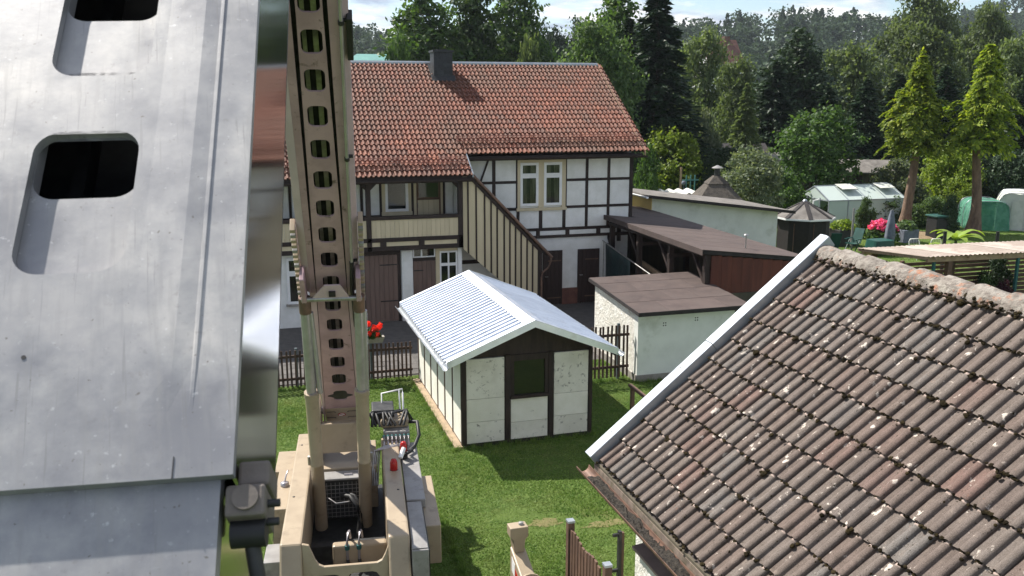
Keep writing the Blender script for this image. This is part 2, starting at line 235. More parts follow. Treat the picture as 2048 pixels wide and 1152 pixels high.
M['leaf_spruce'] = leafmat('spruce_needles', (0.010, 0.026, 0.012), (0.016, 0.036, 0.015), (0.026, 0.05, 0.02), 0.15)
M['leaf_thuja'] = leafmat('golden_cypress', (0.07, 0.115, 0.016), (0.16, 0.22, 0.022), (0.30, 0.34, 0.04), 0.45)
M['leaf_yellow'] = leafmat('yellow_green_leaves', (0.10, 0.16, 0.02), (0.15, 0.21, 0.03), (0.21, 0.26, 0.05), 0.4)
M['leaf_dark'] = leafmat('dark_conifer', (0.016, 0.034, 0.015), (0.026, 0.048, 0.02), (0.042, 0.07, 0.028), 0.12)
M['leaf_grey'] = leafmat('grey_green_leaves', (0.06, 0.085, 0.05), (0.09, 0.115, 0.065), (0.15, 0.17, 0.11), 0.35)
M['leaf_far'] = leafmat('far_forest', (0.016, 0.031, 0.018), (0.024, 0.043, 0.022), (0.037, 0.06, 0.03), 0.2, .9)
M['petal_pink'] = leafmat('pink_petals', (0.5, 0.04, 0.16), (0.62, 0.09, 0.25), (0.7, 0.2, 0.36), 0.3)
M['petal_red'] = leafmat('red_petals', (0.55, 0.02, 0.01), (0.68, 0.035, 0.02), (0.75, 0.07, 0.04), 0.3)
M['leaf_banana'] = leafmat('banana_leaves', (0.13, 0.20, 0.03), (0.19, 0.27, 0.05), (0.25, 0.32, 0.08), 0.4)
M['leaf_purple'] = leafmat('purple_leaves', (0.03, 0.01, 0.018), (0.045, 0.014, 0.024), (0.06, 0.022, 0.03), 0.3)
def grassmat():
    m, nt, p, out = nodes('mown_grass'); g = nt.nodes.new('ShaderNodeNewGeometry'); v = g.outputs['Position']
    c = ramp(nt, g.outputs['Random Per Island'], [(0.0, (0.105, 0.19, 0.03)), (0.5, (0.155, 0.25, 0.044)), (1.0, (0.23, 0.31, 0.08))])
    c = mix(nt, ramp(nt, noise(nt, v, 0.7, 7, 0.68), [(0.50, 0.0), (0.66, 0.65)]), c, (0.21, 0.22, 0.075))
    c = mix(nt, ramp(nt, noise(nt, v, 2.6, 6, 0.7), [(0.40, 0.7), (0.54, 0.0)]), c, (0.085, 0.175, 0.03))
    nt.links.new(c, p.inputs['Base Color']); p.inputs['Roughness'].default_value = 0.6; p.inputs['Specular IOR Level'].default_value = 0.2
    t = nt.nodes.new('ShaderNodeBsdfTranslucent'); nt.links.new(c, t.inputs[0]); mx = nt.nodes.new('ShaderNodeMixShader'); mx.inputs[0].default_value = 0.35; nt.links.new(p.outputs[0], mx.inputs[1]); nt.links.new(t.outputs[0], mx.inputs[2]); nt.links.new(mx.outputs[0], out.inputs[0]); return m
M['grass'] = grassmat()
def groundmat(name, a, b, c, s1, s2, dry=None):
    m, nt, p, out = nodes(name); v = coords(nt, rnd=False)
    col = ramp(nt, noise(nt, v, s1, 8, 0.7), [(0.3, a), (0.55, b), (0.75, c)])
    if dry: col = mix(nt, ramp(nt, noise(nt, v, s2, 6, 0.65), [(0.58, 0.0), (0.74, 0.85)]), col, dry)
    nt.links.new(col, p.inputs['Base Color']); p.inputs['Roughness'].default_value = 0.95; p.inputs['Specular IOR Level'].default_value = 0.15
    bump(nt, p, noise(nt, v, 60, 6, 0.7), 0.8, 0.04); return m
M['lawn'] = groundmat('lawn_soil', (0.075, 0.115, 0.026), (0.10, 0.15, 0.035), (0.135, 0.18, 0.055), 3, 0.5, (0.17, 0.15, 0.06))
M['ground'] = groundmat('meadow', (0.05, 0.09, 0.02), (0.07, 0.12, 0.028), (0.10, 0.14, 0.04), 0.35, 0.08, (0.13, 0.12, 0.05))
M['dry'] = groundmat('dry_turf', (0.14, 0.15, 0.05), (0.20, 0.18, 0.08), (0.26, 0.215, 0.11), 6, 1)
M['forest_floor'] = groundmat('forest_floor', (0.018, 0.028, 0.013), (0.024, 0.036, 0.017), (0.032, 0.045, 0.02), 0.2, 0.05)
M['earth'] = groundmat('bare_earth', (0.20, 0.15, 0.09), (0.26, 0.19, 0.12), (0.3, 0.23, 0.15), 3, 1)
M['paving'] = pm('grey_paving', (0.115, 0.105, 0.098), (0.085, 0.078, 0.074), 6, 0.9, bmp=0.4, bscale=60, var=0.18)
# ---------------------------------------------------------------- mesh builder and scene helpers
class MB:
    """collects faces, optionally in a local frame (origin, ex, ey, ez), and links them as one mesh object"""
    def __init__(s, fr=None): s.v = []; s.f = []; s.sm = []; s.fr = fr
    def P(s, p):
        if s.fr is None: return tuple(p)
        o, x, y, z = s.fr; return tuple(o + x*p[0] + y*p[1] + z*p[2])
    def add(s, pts, faces, smooth=False):
        n = len(s.v); s.v += [s.P(p) for p in pts]; s.f += [tuple(n+i for i in f) for f in faces]; s.sm += [smooth]*len(faces); return s
    def box(s, x0, x1, y0, y1, z0, z1):
        return s.add([(x0, y0, z0), (x1, y0, z0), (x1, y1, z0), (x0, y1, z0), (x0, y0, z1), (x1, y0, z1), (x1, y1, z1), (x0, y1, z1)],
                     [(3, 2, 1, 0), (4, 5, 6, 7), (0, 1, 5, 4), (1, 2, 6, 5), (2, 3, 7, 6), (3, 0, 4, 7)])
    def bar(s, p, q, w, h, up=(0, 0, 1)):
        p, q = Vector(p), Vector(q); d = (q-p).normalized(); u = Vector(up)
        if abs(d.dot(u.normalized())) > 0.98: u = Vector((0, 1, 0))
        sx = d.cross(u).normalized(); uz = sx.cross(d).normalized(); sx *= w/2; uz *= h/2
        return s.add([p-sx-uz, p+sx-uz, p+sx+uz, p-sx+uz, q-sx-uz, q+sx-uz, q+sx+uz, q-sx+uz], [(0, 1, 2, 3), (7, 6, 5, 4), (4, 5, 1, 0), (5, 6, 2, 1), (6, 7, 3, 2), (7, 4, 0, 3)])
    def prism(s, poly, vec):
        n = len(poly); v = Vector(vec); a = [Vector(p) for p in poly]
        return s.add(a+[p+v for p in a], [tuple(range(n-1, -1, -1)), tuple(range(n, 2*n))] + [(i, (i+1) % n, n+(i+1) % n, n+i) for i in range(n)])
    def tube(s, pts, r, n=8, cap=True):
        pts = [Vector(p) for p in pts]; R = r if isinstance(r, (list, tuple)) else [r]*len(pts); vs = []; fs = []
        for i, p in enumerate(pts):
            d = (pts[min(i+1, len(pts)-1)]-pts[max(i-1, 0)]).normalized(); u = Vector((0, 0, 1)) if abs(d.z) < 0.9 else Vector((0, 1, 0))
            a = d.cross(u).normalized(); b = d.cross(a)
            vs += [p + (a*math.cos(2*math.pi*k/n) + b*math.sin(2*math.pi*k/n))*R[i] for k in range(n)]
        for i in range(len(pts)-1):
            fs += [(i*n+k, i*n+(k+1) % n, (i+1)*n+(k+1) % n, (i+1)*n+k) for k in range(n)]
        s.add(vs, fs, True)
        if cap: s.add(vs[:n], [tuple(range(n))]); s.add(vs[-n:], [tuple(range(n-1, -1, -1))])
        return s
    def lathe(s, c, prof, n=16, smooth=True):
        """prof: (radius, height) pairs about the vertical axis through c"""
        vs = [(c[0]+r*math.cos(2*math.pi*k/n), c[1]+r*math.sin(2*math.pi*k/n), c[2]+h) for r, h in prof for k in range(n)]
        return s.add(vs, [(i*n+k, i*n+(k+1) % n, (i+1)*n+(k+1) % n, (i+1)*n+k) for i in range(len(prof)-1) for k in range(n)], smooth)
    def ball(s, c, r, n=8, m=5, jit=0.0, sq=(1, 1, 1)):
        vs = []; fs = []
        for i in range(m+1):
            t = math.pi*i/m
            for k in range(n):
                a = 2*math.pi*k/n; j = 1+random.uniform(-jit, jit)
                vs.append((c[0]+r*sq[0]*j*math.sin(t)*math.cos(a), c[1]+r*sq[1]*j*math.sin(t)*math.sin(a), c[2]+r*sq[2]*j*math.cos(t)))
        for i in range(m): fs += [(i*n+k, (i+1)*n+k, (i+1)*n+(k+1) % n, i*n+(k+1) % n) for k in range(n)]
        return s.add(vs, fs, True)
    def mesh(s, name, mat):
        me = bpy.data.meshes.new(name); me.from_pydata([tuple(p) for p in s.v], [], s.f); me.polygons.foreach_set('use_smooth', s.sm)
        me.materials.append(M[mat] if isinstance(mat, str) else mat); me.update(); return me
    def build(s, name, mat, parent=None, bevel=0.0):
        return link(name, s.mesh(name, mat), parent, bevel)
def link(name, me, parent=None, bevel=0.0):
    o = bpy.data.objects.new(name, me); COL.objects.link(o)
    if parent: adopt(o, parent)
    if bevel:
        b = o.modifiers.new('bevel', 'BEVEL'); b.width = bevel; b.segments = 2; b.limit_method = 'ANGLE'; b.angle_limit = math.radians(40)
    return o
def adopt(o, parent):
    o.parent = parent
    if parent.type == 'EMPTY': o.matrix_parent_inverse = Matrix.Translation(-Vector(parent.location))
def tag(o, label, cat, group=None):
    o['label'] = label; o['category'] = cat
    if group: o['group'] = group
    return o
def struct(o): o['kind'] = 'structure'; return o
def stuff(o): o['kind'] = 'stuff'; return o
def thing(name, label, cat, loc=(0, 0, 0), group=None):
    o = bpy.data.objects.new(name, None); COL.objects.link(o); o.location = loc; o.empty_display_size = 0.2; return tag(o, label, cat, group)
def bx(name, mat, parent, x0, x1, y0, y1, z0, z1, bevel=0.0):
    return MB().box(x0, x1, y0, y1, z0, z1).build(name, mat, parent, bevel)
def copy_tree(o, parent=None, recurse=True):
    c = o.copy(); COL.objects.link(c)
    if parent is not None: c.parent = parent
    for ch in list(o.children): copy_tree(ch, c)
    return c
def npmesh(name, V, F, mat, smooth=False):
    """fast mesh from numpy arrays: F has 3 or 4 columns"""
    me = bpy.data.meshes.new(name); k = F.shape[1]
    me.vertices.add(len(V)); me.vertices.foreach_set('co', np.ascontiguousarray(V, dtype=np.float32).ravel())
    me.loops.add(F.size); me.loops.foreach_set('vertex_index', np.ascontiguousarray(F, dtype=np.int32).ravel())
    me.polygons.add(len(F)); me.polygons.foreach_set('loop_start', np.arange(0, F.size, k, dtype=np.int32)); me.polygons.foreach_set('loop_total', np.full(len(F), k, dtype=np.int32))
    if smooth: me.polygons.foreach_set('use_smooth', np.ones(len(F), dtype=bool))
    me.materials.append(M[mat]); me.update(calc_edges=True); return me
# ---------------------------------------------------------------- the ground
def grid_sheet(name, mat, x0, x1, y0, y1, z, nx, ny, fn=None):
    xs = np.linspace(x0, x1, nx); ys = np.linspace(y0, y1, ny); X, Y = np.meshgrid(xs, ys); Z = np.full_like(X, z) if fn is None else fn(X, Y)
    V = np.stack([X.ravel(), Y.ravel(), Z.ravel()], 1); i = np.arange((ny-1)*nx).reshape(ny-1, nx)[:, :-1].ravel()
    return npmesh(name, V, np.stack([i, i+1, i+nx+1, i+nx], 1), mat, True)
struct(link('ground', grid_sheet('ground', 'ground', -1500, 1500, -60, 2600, -0.01, 40, 40)))
struct(link('lawn', grid_sheet('lawn', 'lawn', -6, 10.5, 6, 20.75, 0.0, 40, 40)))
yard = struct(MB().box(-6, 15, 20.75, 34, -0.10, 0.004).build('courtyard_ground', 'paving'))
sl = MB().box(-0.195, 0.195, -0.195, 0.195, 0, 0.03).mesh('paving_slab', 'paving')
for i in range(11):
    for j in range(6):
        o = link('paving_slab', sl, yard); o.location = (-0.4+0.41*i, 21.0+0.41*j, 0.0+random.uniform(-.006, .004)); o.rotation_euler = (random.uniform(-.01, .01), random.uniform(-.01, .01), 0)
# ---------------------------------------------------------------- half-timbered house
HS = thing('half_timbered_house', 'long half-timbered house with red pantile roof, balcony and outside stair', 'house', (6, 29, 0))
def hb(name, mat, x0, x1, z0, z1, y0, y1, parent=None, bevel=0.0): return bx(name, mat, parent or HS, x0, x1, y0, y1, z0, z1, bevel)
WY = 27.0
# core walls
hb('wall', 'plaster', 6.2, 12.03, 0.0, 4.86, WY+0.03, 34.4)
hb('wall', 'plaster', -3.0, 6.19, 0.0, 2.30, 26.30, 34.4)
hb('wall', 'plaster', -3.0, 6.19, 2.31, 4.60, 27.33, 34.4)
MB().prism([(12.025, 27.04, 4.87), (12.025, 34.4, 4.87), (12.025, 30.75, 7.30)], (-0.2, 0, 0)).build('gable_wall', 'plaster', HS)
MB().prism([(-2.8, 27.04, 4.62), (-2.8, 34.4, 4.62), (-2.8, 30.75, 7.30)], (-0.2, 0, 0)).build('gable_wall', 'plaster', HS)
# white infill panels between the timbers of the right part
for x0, x1, z0, z1 in [(6.45, 7.36, 4.05, 4.75), (6.45, 7.36, 3.05, 3.97), (7.46, 8.13, 4.05, 4.75), (7.46, 8.13, 3.21, 3.97), (7.46, 8.15, 2.53, 3.12), (9.81, 10.45, 4.08, 4.75), (10.54, 11.2, 4.08, 4.75), (11.29, 11.97, 4.08, 4.75),
                       (9.81, 10.45, 3.22, 4.0), (10.54, 11.2, 3.22, 4.0), (11.29, 11.97, 3.22, 4.0), (9.78, 10.45, 2.53, 3.14), (10.54, 11.2, 2.53, 3.14), (11.29, 11.97, 2.53, 3.14), (8.24, 8.89, 2.53, 3.11), (9.0, 9.68, 2.53, 3.11),
                       (8.92, 9.79, 2.29, 2.44), (9.92, 10.85, 2.29, 2.44), (10.99, 11.58, 2.29, 2.44), (7.6, 8.8, 2.29, 2.44), (11.71, 11.97, 2.29, 2.44)]:
    hb('infill_panel', 'plaster', x0+.004, x1-.004, z0+.004, z1-.004, WY-0.004, WY+0.05, bevel=0.008)
for x0, x1, z0, z1 in [(7.36, 7.46, 2.53, 4.75), (8.13, 8.17, 3.19, 4.75), (9.77, 9.81, 3.19, 4.75), (10.45, 10.54, 2.53, 4.75), (11.2, 11.29, 2.53, 4.75), (11.97, 12.09, 0.0, 4.75), (8.15, 8.24, 2.53, 3.11), (8.89, 9.0, 2.53, 3.11), (9.68, 9.78, 2.53, 3.11),
                       (8.8, 8.92, 2.29, 2.44), (9.79, 9.92, 2.29, 2.44), (10.85, 10.99, 2.29, 2.44), (11.58, 11.71, 2.0, 2.53)]:
    hb('timber_post', 'beam', x0, x1, z0, z1, WY-0.022, WY+0.06, bevel=0.006)
for x0, x1, z0, z1 in [(6.4, 12.09, 4.75, 4.87), (6.9, 7.36, 3.97, 4.05), (7.46, 8.13, 3.97, 4.05), (7.46, 8.15, 3.12, 3.21), (9.81, 10.45, 4.0, 4.08), (10.54, 11.2, 4.0, 4.08), (11.29, 11.97, 4.0, 4.08), (9.78, 10.45, 3.14, 3.22), (10.54, 11.2, 3.14, 3.22), (11.29, 11.97, 3.14, 3.22),
                       (7.0, 11.97, 2.44, 2.53), (7.4, 11.97, 2.2, 2.29), (6.2, 7.35, 1.5, 1.62)]:
    hb('timber_rail', 'beam', x0, x1, z0+.001, z1-.001, WY-0.02, WY+0.06, bevel=0.006)
MB().bar((7.24, WY-.0, 4.75), (6.98, WY-.0, 4.06), 0.05, 0.11, (0, 1, 0)).build('timber_brace', 'beam', HS)
MB().bar((7.35, WY-.0, 1.0), (6.9, WY-.0, 0.3), 0.05, 0.12, (0, 1, 0)).build('timber_brace', 'beam', HS)
# cream window surround
for x0, x1, z0, z1 in [(8.17, 8.26, 3.19, 4.74), (8.86, 9.04, 3.19, 4.61), (9.64, 9.77, 3.19, 4.74), (8.26, 9.64, 4.61, 4.74)]:
    hb('window_surround', 'cream', x0, x1, z0, z1, WY-0.03, WY+0.06)
hb('window_sill', 'cream', 8.13, 9.80, 3.10, 3.19, WY-0.075, WY+0.05, bevel=0.008)
def casement(x0, x1, z0, z1, y, split=None, mull=None, fr=0.055, curtain=True, parent=None, sub=None):
    """white window: frame bars, panes and what hangs behind the glass"""
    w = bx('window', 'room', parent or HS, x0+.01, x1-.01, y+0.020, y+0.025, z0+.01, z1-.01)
    f = MB().box(x0, x0+fr, y-.02, y+.05, z0, z1).box(x1-fr, x1, y-.02, y+.05, z0, z1).box(x0+fr, x1-fr, y-.02, y+.05, z0, z0+fr).box(x0+fr, x1-fr, y-.02, y+.05, z1-fr, z1)
    zs = [z0+fr, z1-fr]
    if split: f.box(x0+fr, x1-fr, y-.02, y+.05, split-.045, split+.045); zs = [z0+fr, split-.045, split+.045, z1-fr]
    xs = [x0+fr, x1-fr]
    if mull: f.box(mull-.025, mull+.025, y-.018, y+.048, z0+fr, z1-fr); xs = [x0+fr, mull-.025, mull+.025, x1-fr]
    f.build('frame', 'whitepaint', w, 0.006)
    for i in range(0, len(zs), 2):
        for j in range(0, len(xs), 2):
            if not mull: 
                q = MB().box(xs[j]-.001, xs[j]+.028, y-.012, y+.03, zs[i], zs[i+1]).box(xs[j+1]-.028, xs[j+1]+.001, y-.012, y+.03, zs[i], zs[i+1]).box(xs[j]+.028, xs[j+1]-.028, y-.012, y+.03, zs[i], zs[i]+.028).box(xs[j]+.028, xs[j+1]-.028, y-.012, y+.03, zs[i+1]-.028, zs[i+1]).build('sash', 'whitepaint', w)
            bx('pane', 'glass', w, xs[j], xs[j+1], y-.004, y-.001, zs[i], zs[i+1])
    if curtain:
        for sx in (0, 1):
            cu = MB(); a, b = (x0+fr, x0+fr+.30*(x1-x0)) if sx == 0 else (x1-fr-.34*(x1-x0), x1-fr); n = 14
            vs = []; 
            for k in range(n+1):
                xx = a+(b-a)*k/n; yy = y+.010+.005*math.sin(k*1.9+sx); vs += [(xx, yy, z0+fr), (xx, yy, z1-fr)]
            cu.add(vs, [(2*k, 2*k+2, 2*k+3, 2*k+1) for k in range(n)], True).build('curtain', 'curtain', w)
    return w
casement(8.26, 8.86, 3.25, 4.61, WY-0.02, split=4.20); casement(9.04, 9.64, 3.25, 4.61, WY-0.02, split=4.20)
# plank doors on the right
def plank_door(x0, x1, z1, y, n, mat, hinges, z0=0.02):
    d = bx('door', mat, HS, x0, x1, y+.012, y+.03, z0, z1); w = (x1-x0)/n
    for k in range(n): bx('plank', mat, d, x0+w*k+.004, x0+w*(k+1)-.004, y-.012, y+.012, z0, z1)
    for zz, s in hinges: MB().box(*((x0+.02, x0+.45*(x1-x0)) if s < 0 else (x1-.55*(x1-x0), x1-.02)), y-.022, y-.012, zz, zz+.035).build('strap_hinge', 'iron', d)
    return d
for x0, x1 in ((9.03, 9.69), (10.22, 10.97)):
    d = plank_door(x0, x1, 1.79, WY-.02, 5, 'doordark', ())
    bx('rail', 'brownwood', d, x1-.5, x1-.05, WY-.048, WY-.032, 1.44, 1.475); bx('rail', 'brownwood', d, x1-.5, x1-.05, WY-.048, WY-.032, 0.22, 0.255)
    MB().tube([(x0+.07, WY-.03, 0.95), (x0+.07, WY-.08, .95), (x0+.16, WY-.08, .95)], 0.011, 6).build('door_handle', 'steel', d)
hb('plinth', 'plinth', 9.69, 10.22, 0.0, 0.53, WY-.035, WY+.03); hb('plinth', 'plinth', 10.97, 11.95, 0.0, 0.45, WY-.03, WY+.03)
# loggia on the left: back wall, window, door
LY = 27.3
hb('loggia_floor', 'beam', -3.0, 6.17, 2.34, 2.48, 26.09, 27.31)
for x0, x1 in [(-2.9, -1.6), (-1.5, -.2), (-.1, 1.2), (1.3, 2.55), (2.65, 3.3), (3.4, 3.9), (5.93, 6.15)]: hb('infill_panel', 'plaster', x0, x1, 3.1, 4.25, LY-.012, LY+.03)
for x in (-1.55, -.15, 1.25, 2.6, 3.35, 3.92, 4.9, 5.88): hb('timber_post', 'beam', x-.035, x+.035, 2.5, 4.35, LY-.03, LY+.03)
hb('timber_rail', 'beam', -2.9, 3.88, 3.0, 3.1, LY-.03, LY+.03)
for x0, x1, z0, z1 in [(3.96, 4.06, 3.19, 4.3), (4.77, 4.86, 3.19, 4.3)]: hb('window_surround', 'cream', x0, x1, z0, z1, LY-.04, LY+.03)
hb('window_sill', 'cream', 3.94, 4.88, 3.08, 3.19, LY-.09, LY+.03); casement(4.06, 4.77, 3.19, 4.28, LY-.03, curtain=False)
hb('window_surround', 'cream', 4.94, 5.02, 2.5, 4.3, LY-.03, LY+.03); hb('window_surround', 'cream', 5.78, 5.85, 2.5, 4.3, LY-.03, LY+.03)
dr = hb('door', 'brownwood', 5.02, 5.78, 2.5, 4.25, LY-.02, LY+.02)
for k in range(4): bx('panel_board', 'cream', dr, 5.06+.168*k, 5.06+.168*k+.16, LY-.035, LY-.018, 2.52, 3.52)
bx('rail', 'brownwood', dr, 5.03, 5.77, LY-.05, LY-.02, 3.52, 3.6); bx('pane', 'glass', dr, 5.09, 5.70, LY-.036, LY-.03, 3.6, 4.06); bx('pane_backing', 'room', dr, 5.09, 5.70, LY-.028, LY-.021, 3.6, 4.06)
MB().tube([(5.05, LY-.03, 3.42), (5.05, LY-.09, 3.42), (5.05, LY-.09, 3.3)], 0.014, 6).build('door_handle', 'chrome', dr)
# loggia front
FY = 26.0
for x in (-2.06, 0.65, 3.38, 6.105):
    hb('timber_post', 'beam', x-.07, x+.07, 2.20, 4.36, FY-.02, FY+.12, bevel=0.008)
    for s in (-1, 1):
        if x > 6 and s > 0: continue
        MB().prism([(x+s*.07, FY+.01, 3.98), (x+s*.07, FY+.01, 4.18), (x+s*.24, FY+.01, 4.24), (x+s*.24, FY+.01, 4.15)], (0, .1, 0)).build('knee_brace', 'beam', HS)
for a, b in ((-1.99, .58), (.72, 3.31), (3.45, 6.035)):
    hb('timber_rail', 'beam', a, b, 3.11, 3.22, FY-.015, FY+.1, bevel=0.006); hb('timber_rail', 'beam', a, b, 4.2, 4.34, FY, FY+.1)
    n = round((b-a)/.135); w = (b-a)/n
    for k in range(n): hb('parapet_board', 'cream', a+w*k+.003, a+w*(k+1)-.003, 2.58, 3.11, FY+.02+random.uniform(0, .006), FY+.045)
hb('timber_rail', 'beam', -3.0, 6.175, 2.46, 2.58, FY-.02, FY+.1, bevel=0.006); hb('timber_rail', 'beam', -3.0, 6.175, 2.2, 2.33, FY-.02, FY+.1, bevel=0.006)
for a, b in ((-2.7, -1.75), (-1.57, -.62), (-.45, .5), (.7, 1.62), (1.8, 2.6), (2.78, 3.69), (3.87, 4.83), (5.0, 5.99)): hb('infill_panel', 'cream', a, b, 2.332, 2.458, FY+.01, FY+.06)
for a, b in ((-3.0, -2.7), (-1.75, -1.57), (-.62, -.45), (.5, .7), (1.62, 1.8), (2.6, 2.78), (3.69, 3.87), (4.83, 5.0), (5.99, 6.175)): hb('joist_end', 'beam', a, b, 2.331, 2.459, FY-.02, FY+.08)
# ground floor under the loggia
GY = 26.3
plank_door(3.25, 4.22, 2.03, GY-.03, 7, 'doorwood', ((1.72, 1), (0.62, 1)))
hb('door_frame', 'beam', 4.22, 4.31, 0.0, 2.2, GY-.05, GY+.02); hb('door_frame', 'beam', 3.16, 3.25, 0.0, 2.2, GY-.05, GY+.02); hb('timber_rail', 'beam', 3.25, 4.22, 2.04, 2.2, GY-.05, GY+.02)
hb('pillar', 'plaster', 4.33, 4.67, 0.0, 2.17, GY-.14, GY+.02, bevel=0.03)
plank_door(4.69, 5.37, 1.80, GY-.03, 5, 'doorwood', ((1.5, -1), (0.5, -1))); hb('timber_rail', 'beam', 4.69, 5.37, 1.81, 1.9, GY-.05, GY+.02)
casement(4.69, 5.37, 1.91, 2.19, GY-.03, mull=4.95, fr=.035, curtain=False)
hb('window_surround', 'cream', 5.38, 5.5, 0.6, 2.18, GY-.06, GY+.02); hb('window_surround', 'cream', 5.5, 6.05, 2.08, 2.18, GY-.06, GY+.02)
casement(5.5, 6.05, 0.75, 2.07, GY-.03, split=1.66, mull=5.775, fr=.05, curtain=False); hb('corner_pilaster', 'whitepaint', 6.06, 6.185, 0.0, 2.19, GY-.07, GY+.02)
casement(1.0, 1.56, .72, 2.08, GY-.03, split=1.62, fr=.05, curtain=False); hb('window_sill', 'concrete', .95, 1.61, .66, .72, GY-.09, GY+.02)
# boarded side of the outside stair, with its cover boards
topz = lambda x: min(4.33, 2.97-1.045*(x-7.66)); botz = lambda x: max(0.05, 2.16-.9*(x-6.17))
bat = [6.18, 6.34, 6.59, 6.85, 7.05, 7.24, 7.46, 7.64, 7.82, 8.0, 8.19, 8.37, 8.55]
for a, b in zip(bat[:-1], bat[1:]):
    MB().prism([(a+.012, FY+.03, botz(a)), (b-.012, FY+.03, botz(b)), (b-.012, FY+.03, topz(b)-.02), (a+.012, FY+.03, topz(a)-.02)], (0, .03, 0)).build('stair_board', 'cream', HS)
for x in bat[1:-1]: MB().prism([(x-.022, FY, botz(x-.022)), (x+.022, FY, botz(x+.022)), (x+.022, FY, topz(x+.022)-.02), (x-.022, FY, topz(x-.022)-.02)], (0, .07, 0)).build('cover_batten', 'beam', HS)
MB().bar((6.3, FY+.03, topz(6.3)+.07), (8.62, FY+.03, topz(8.62)-.0), 0.1, 0.09).build('stair_top_beam', 'beam', HS)
hb('stair_post', 'beam', 8.55, 8.67, 0.0, 2.0, FY-.02, FY+.1)
MB().prism([(6.5, FY+.0, 4.32), (8.98, FY+.0, 1.74), (8.98, FY+.0, 1.82), (6.5, FY+.0, 4.40)], (0, .98, 0)).build('stair_roof', 'beam', HS)
MB().tube([(6.5, FY-.05, 4.33), (8.98, FY-.05, 1.76)], 0.045, 8).build('stair_gutter', 'copper', HS)
MB().tube([(8.95, FY-.05, 1.78), (8.93, FY-.06, 1.62), (8.85, FY-.06, 1.45), (8.66, FY-.06, 1.30), (8.64, FY-.06, 1.15), (8.64, FY-.06, 0.05)], 0.032, 8).build('stair_downpipe', 'copper', HS)
# roof: boarding below, one tile for every pantile above
T = (7.73-4.95)/(30.75-26.5); PIT = math.atan(T); CP, SP = math.cos(PIT), math.sin(PIT)
rz = lambda y: 4.95+T*(y-26.5)
RF = MB().prism([(-3.1, 25.75, rz(25.75)-.10), (6.36, 25.75, rz(25.75)-.10), (6.36, 30.75, rz(30.75)-.10), (-3.1, 30.75, rz(30.75)-.10)], (0, 0, .05)).prism([(6.361, 26.6, rz(26.6)-.10), (12.2, 26.6, rz(26.6)-.10), (12.2, 30.75, rz(30.75)-.10), (6.361, 30.75, rz(30.75)-.10)], (0, 0, .05)).build('roof', 'beam', HS)
MB().prism([(-3.1, 30.76, rz(30.75)-.02), (12.26, 30.76, rz(30.75)-.02), (12.26, 35.0, rz(30.75)-.02-T*4.24), (-3.1, 35.0, rz(30.75)-.02-T*4.24)], (0, 0, .04)).build('rear_slope', 'clay', RF)
def roll_tile(w, ln, hgt, th, seg, gap=0.004, chip=0.0, seed=0, drop=.028):
    """two-roll tile: x up the slope, y across, z off the roof; the nose and the edges have real thickness"""
    rr = random.Random(seed); pr = []
    p = w/2
    for r in range(2):
        o = r*p
        for t, h in ((0, 0), (.46, 0)) if r == 0 else ((.04, 0), (.46, 0)): pr.append((o+t*p+(gap if r == 0 and t == 0 else 0), h))
        for k in range(seg+1):
            a = math.pi*k/seg; pr.append((o+p*(.74-.26*math.cos(a)), hgt*math.sin(a)**.8 if 0 < k < seg else 0.0))
    pr[-1] = (w-gap*.3, -.003); n = len(pr)
    xe = [rr.uniform(-chip, chip) for _ in pr]
    tilt = drop/ln
    top = [(xe[i], y, h+th) for i, (y, h) in enumerate(pr)] + [(ln, y, h+th-tilt*ln*.9) for y, h in pr]
    m = MB(); m.add(top, [(i, n+i, n+i+1, i+1) for i in range(n-1)], True)
    nose = [(xe[i], y, h+th) for i, (y, h) in enumerate(pr)] + [(xe[i]+.006, y, h) for i, (y, h) in enumerate(pr)]
    m.add(nose, [(i, i+1, n+i+1, n+i) for i in range(n-1)])
    m.add([(xe[0], pr[0][0], pr[0][1]), (ln, pr[0][0], pr[0][1]-.02), (ln, pr[0][0], pr[0][1]+th-.02), (xe[0], pr[0][0], pr[0][1]+th)], [(0, 1, 2, 3)])
    m.add([(xe[-1], pr[-1][0], pr[-1][1]-.012), (ln, pr[-1][0], pr[-1][1]-.03), (ln, pr[-1][0], pr[-1][1]+th-.02), (xe[-1], pr[-1][0], pr[-1][1]+th)], [(3, 2, 1, 0)])
    return m
TW, TR = 0.2865, 0.2542
ht = [roll_tile(TW, 0.33, 0.050, 0.034, 6, chip=.004, seed=k, drop=.052) for k in range(3)]
hme = []
for m in ht: hme.append(m.mesh('roof_tile', 'clay'))
slots = []
for r in range(24):
    y = 25.66+TR*CP*r; xs = -3.05 if r < 4 else -3.05
    x = -3.05
    while x < 12.2:
        if r >= 4 or x < 6.2: slots.append((r, x))
        x += TW
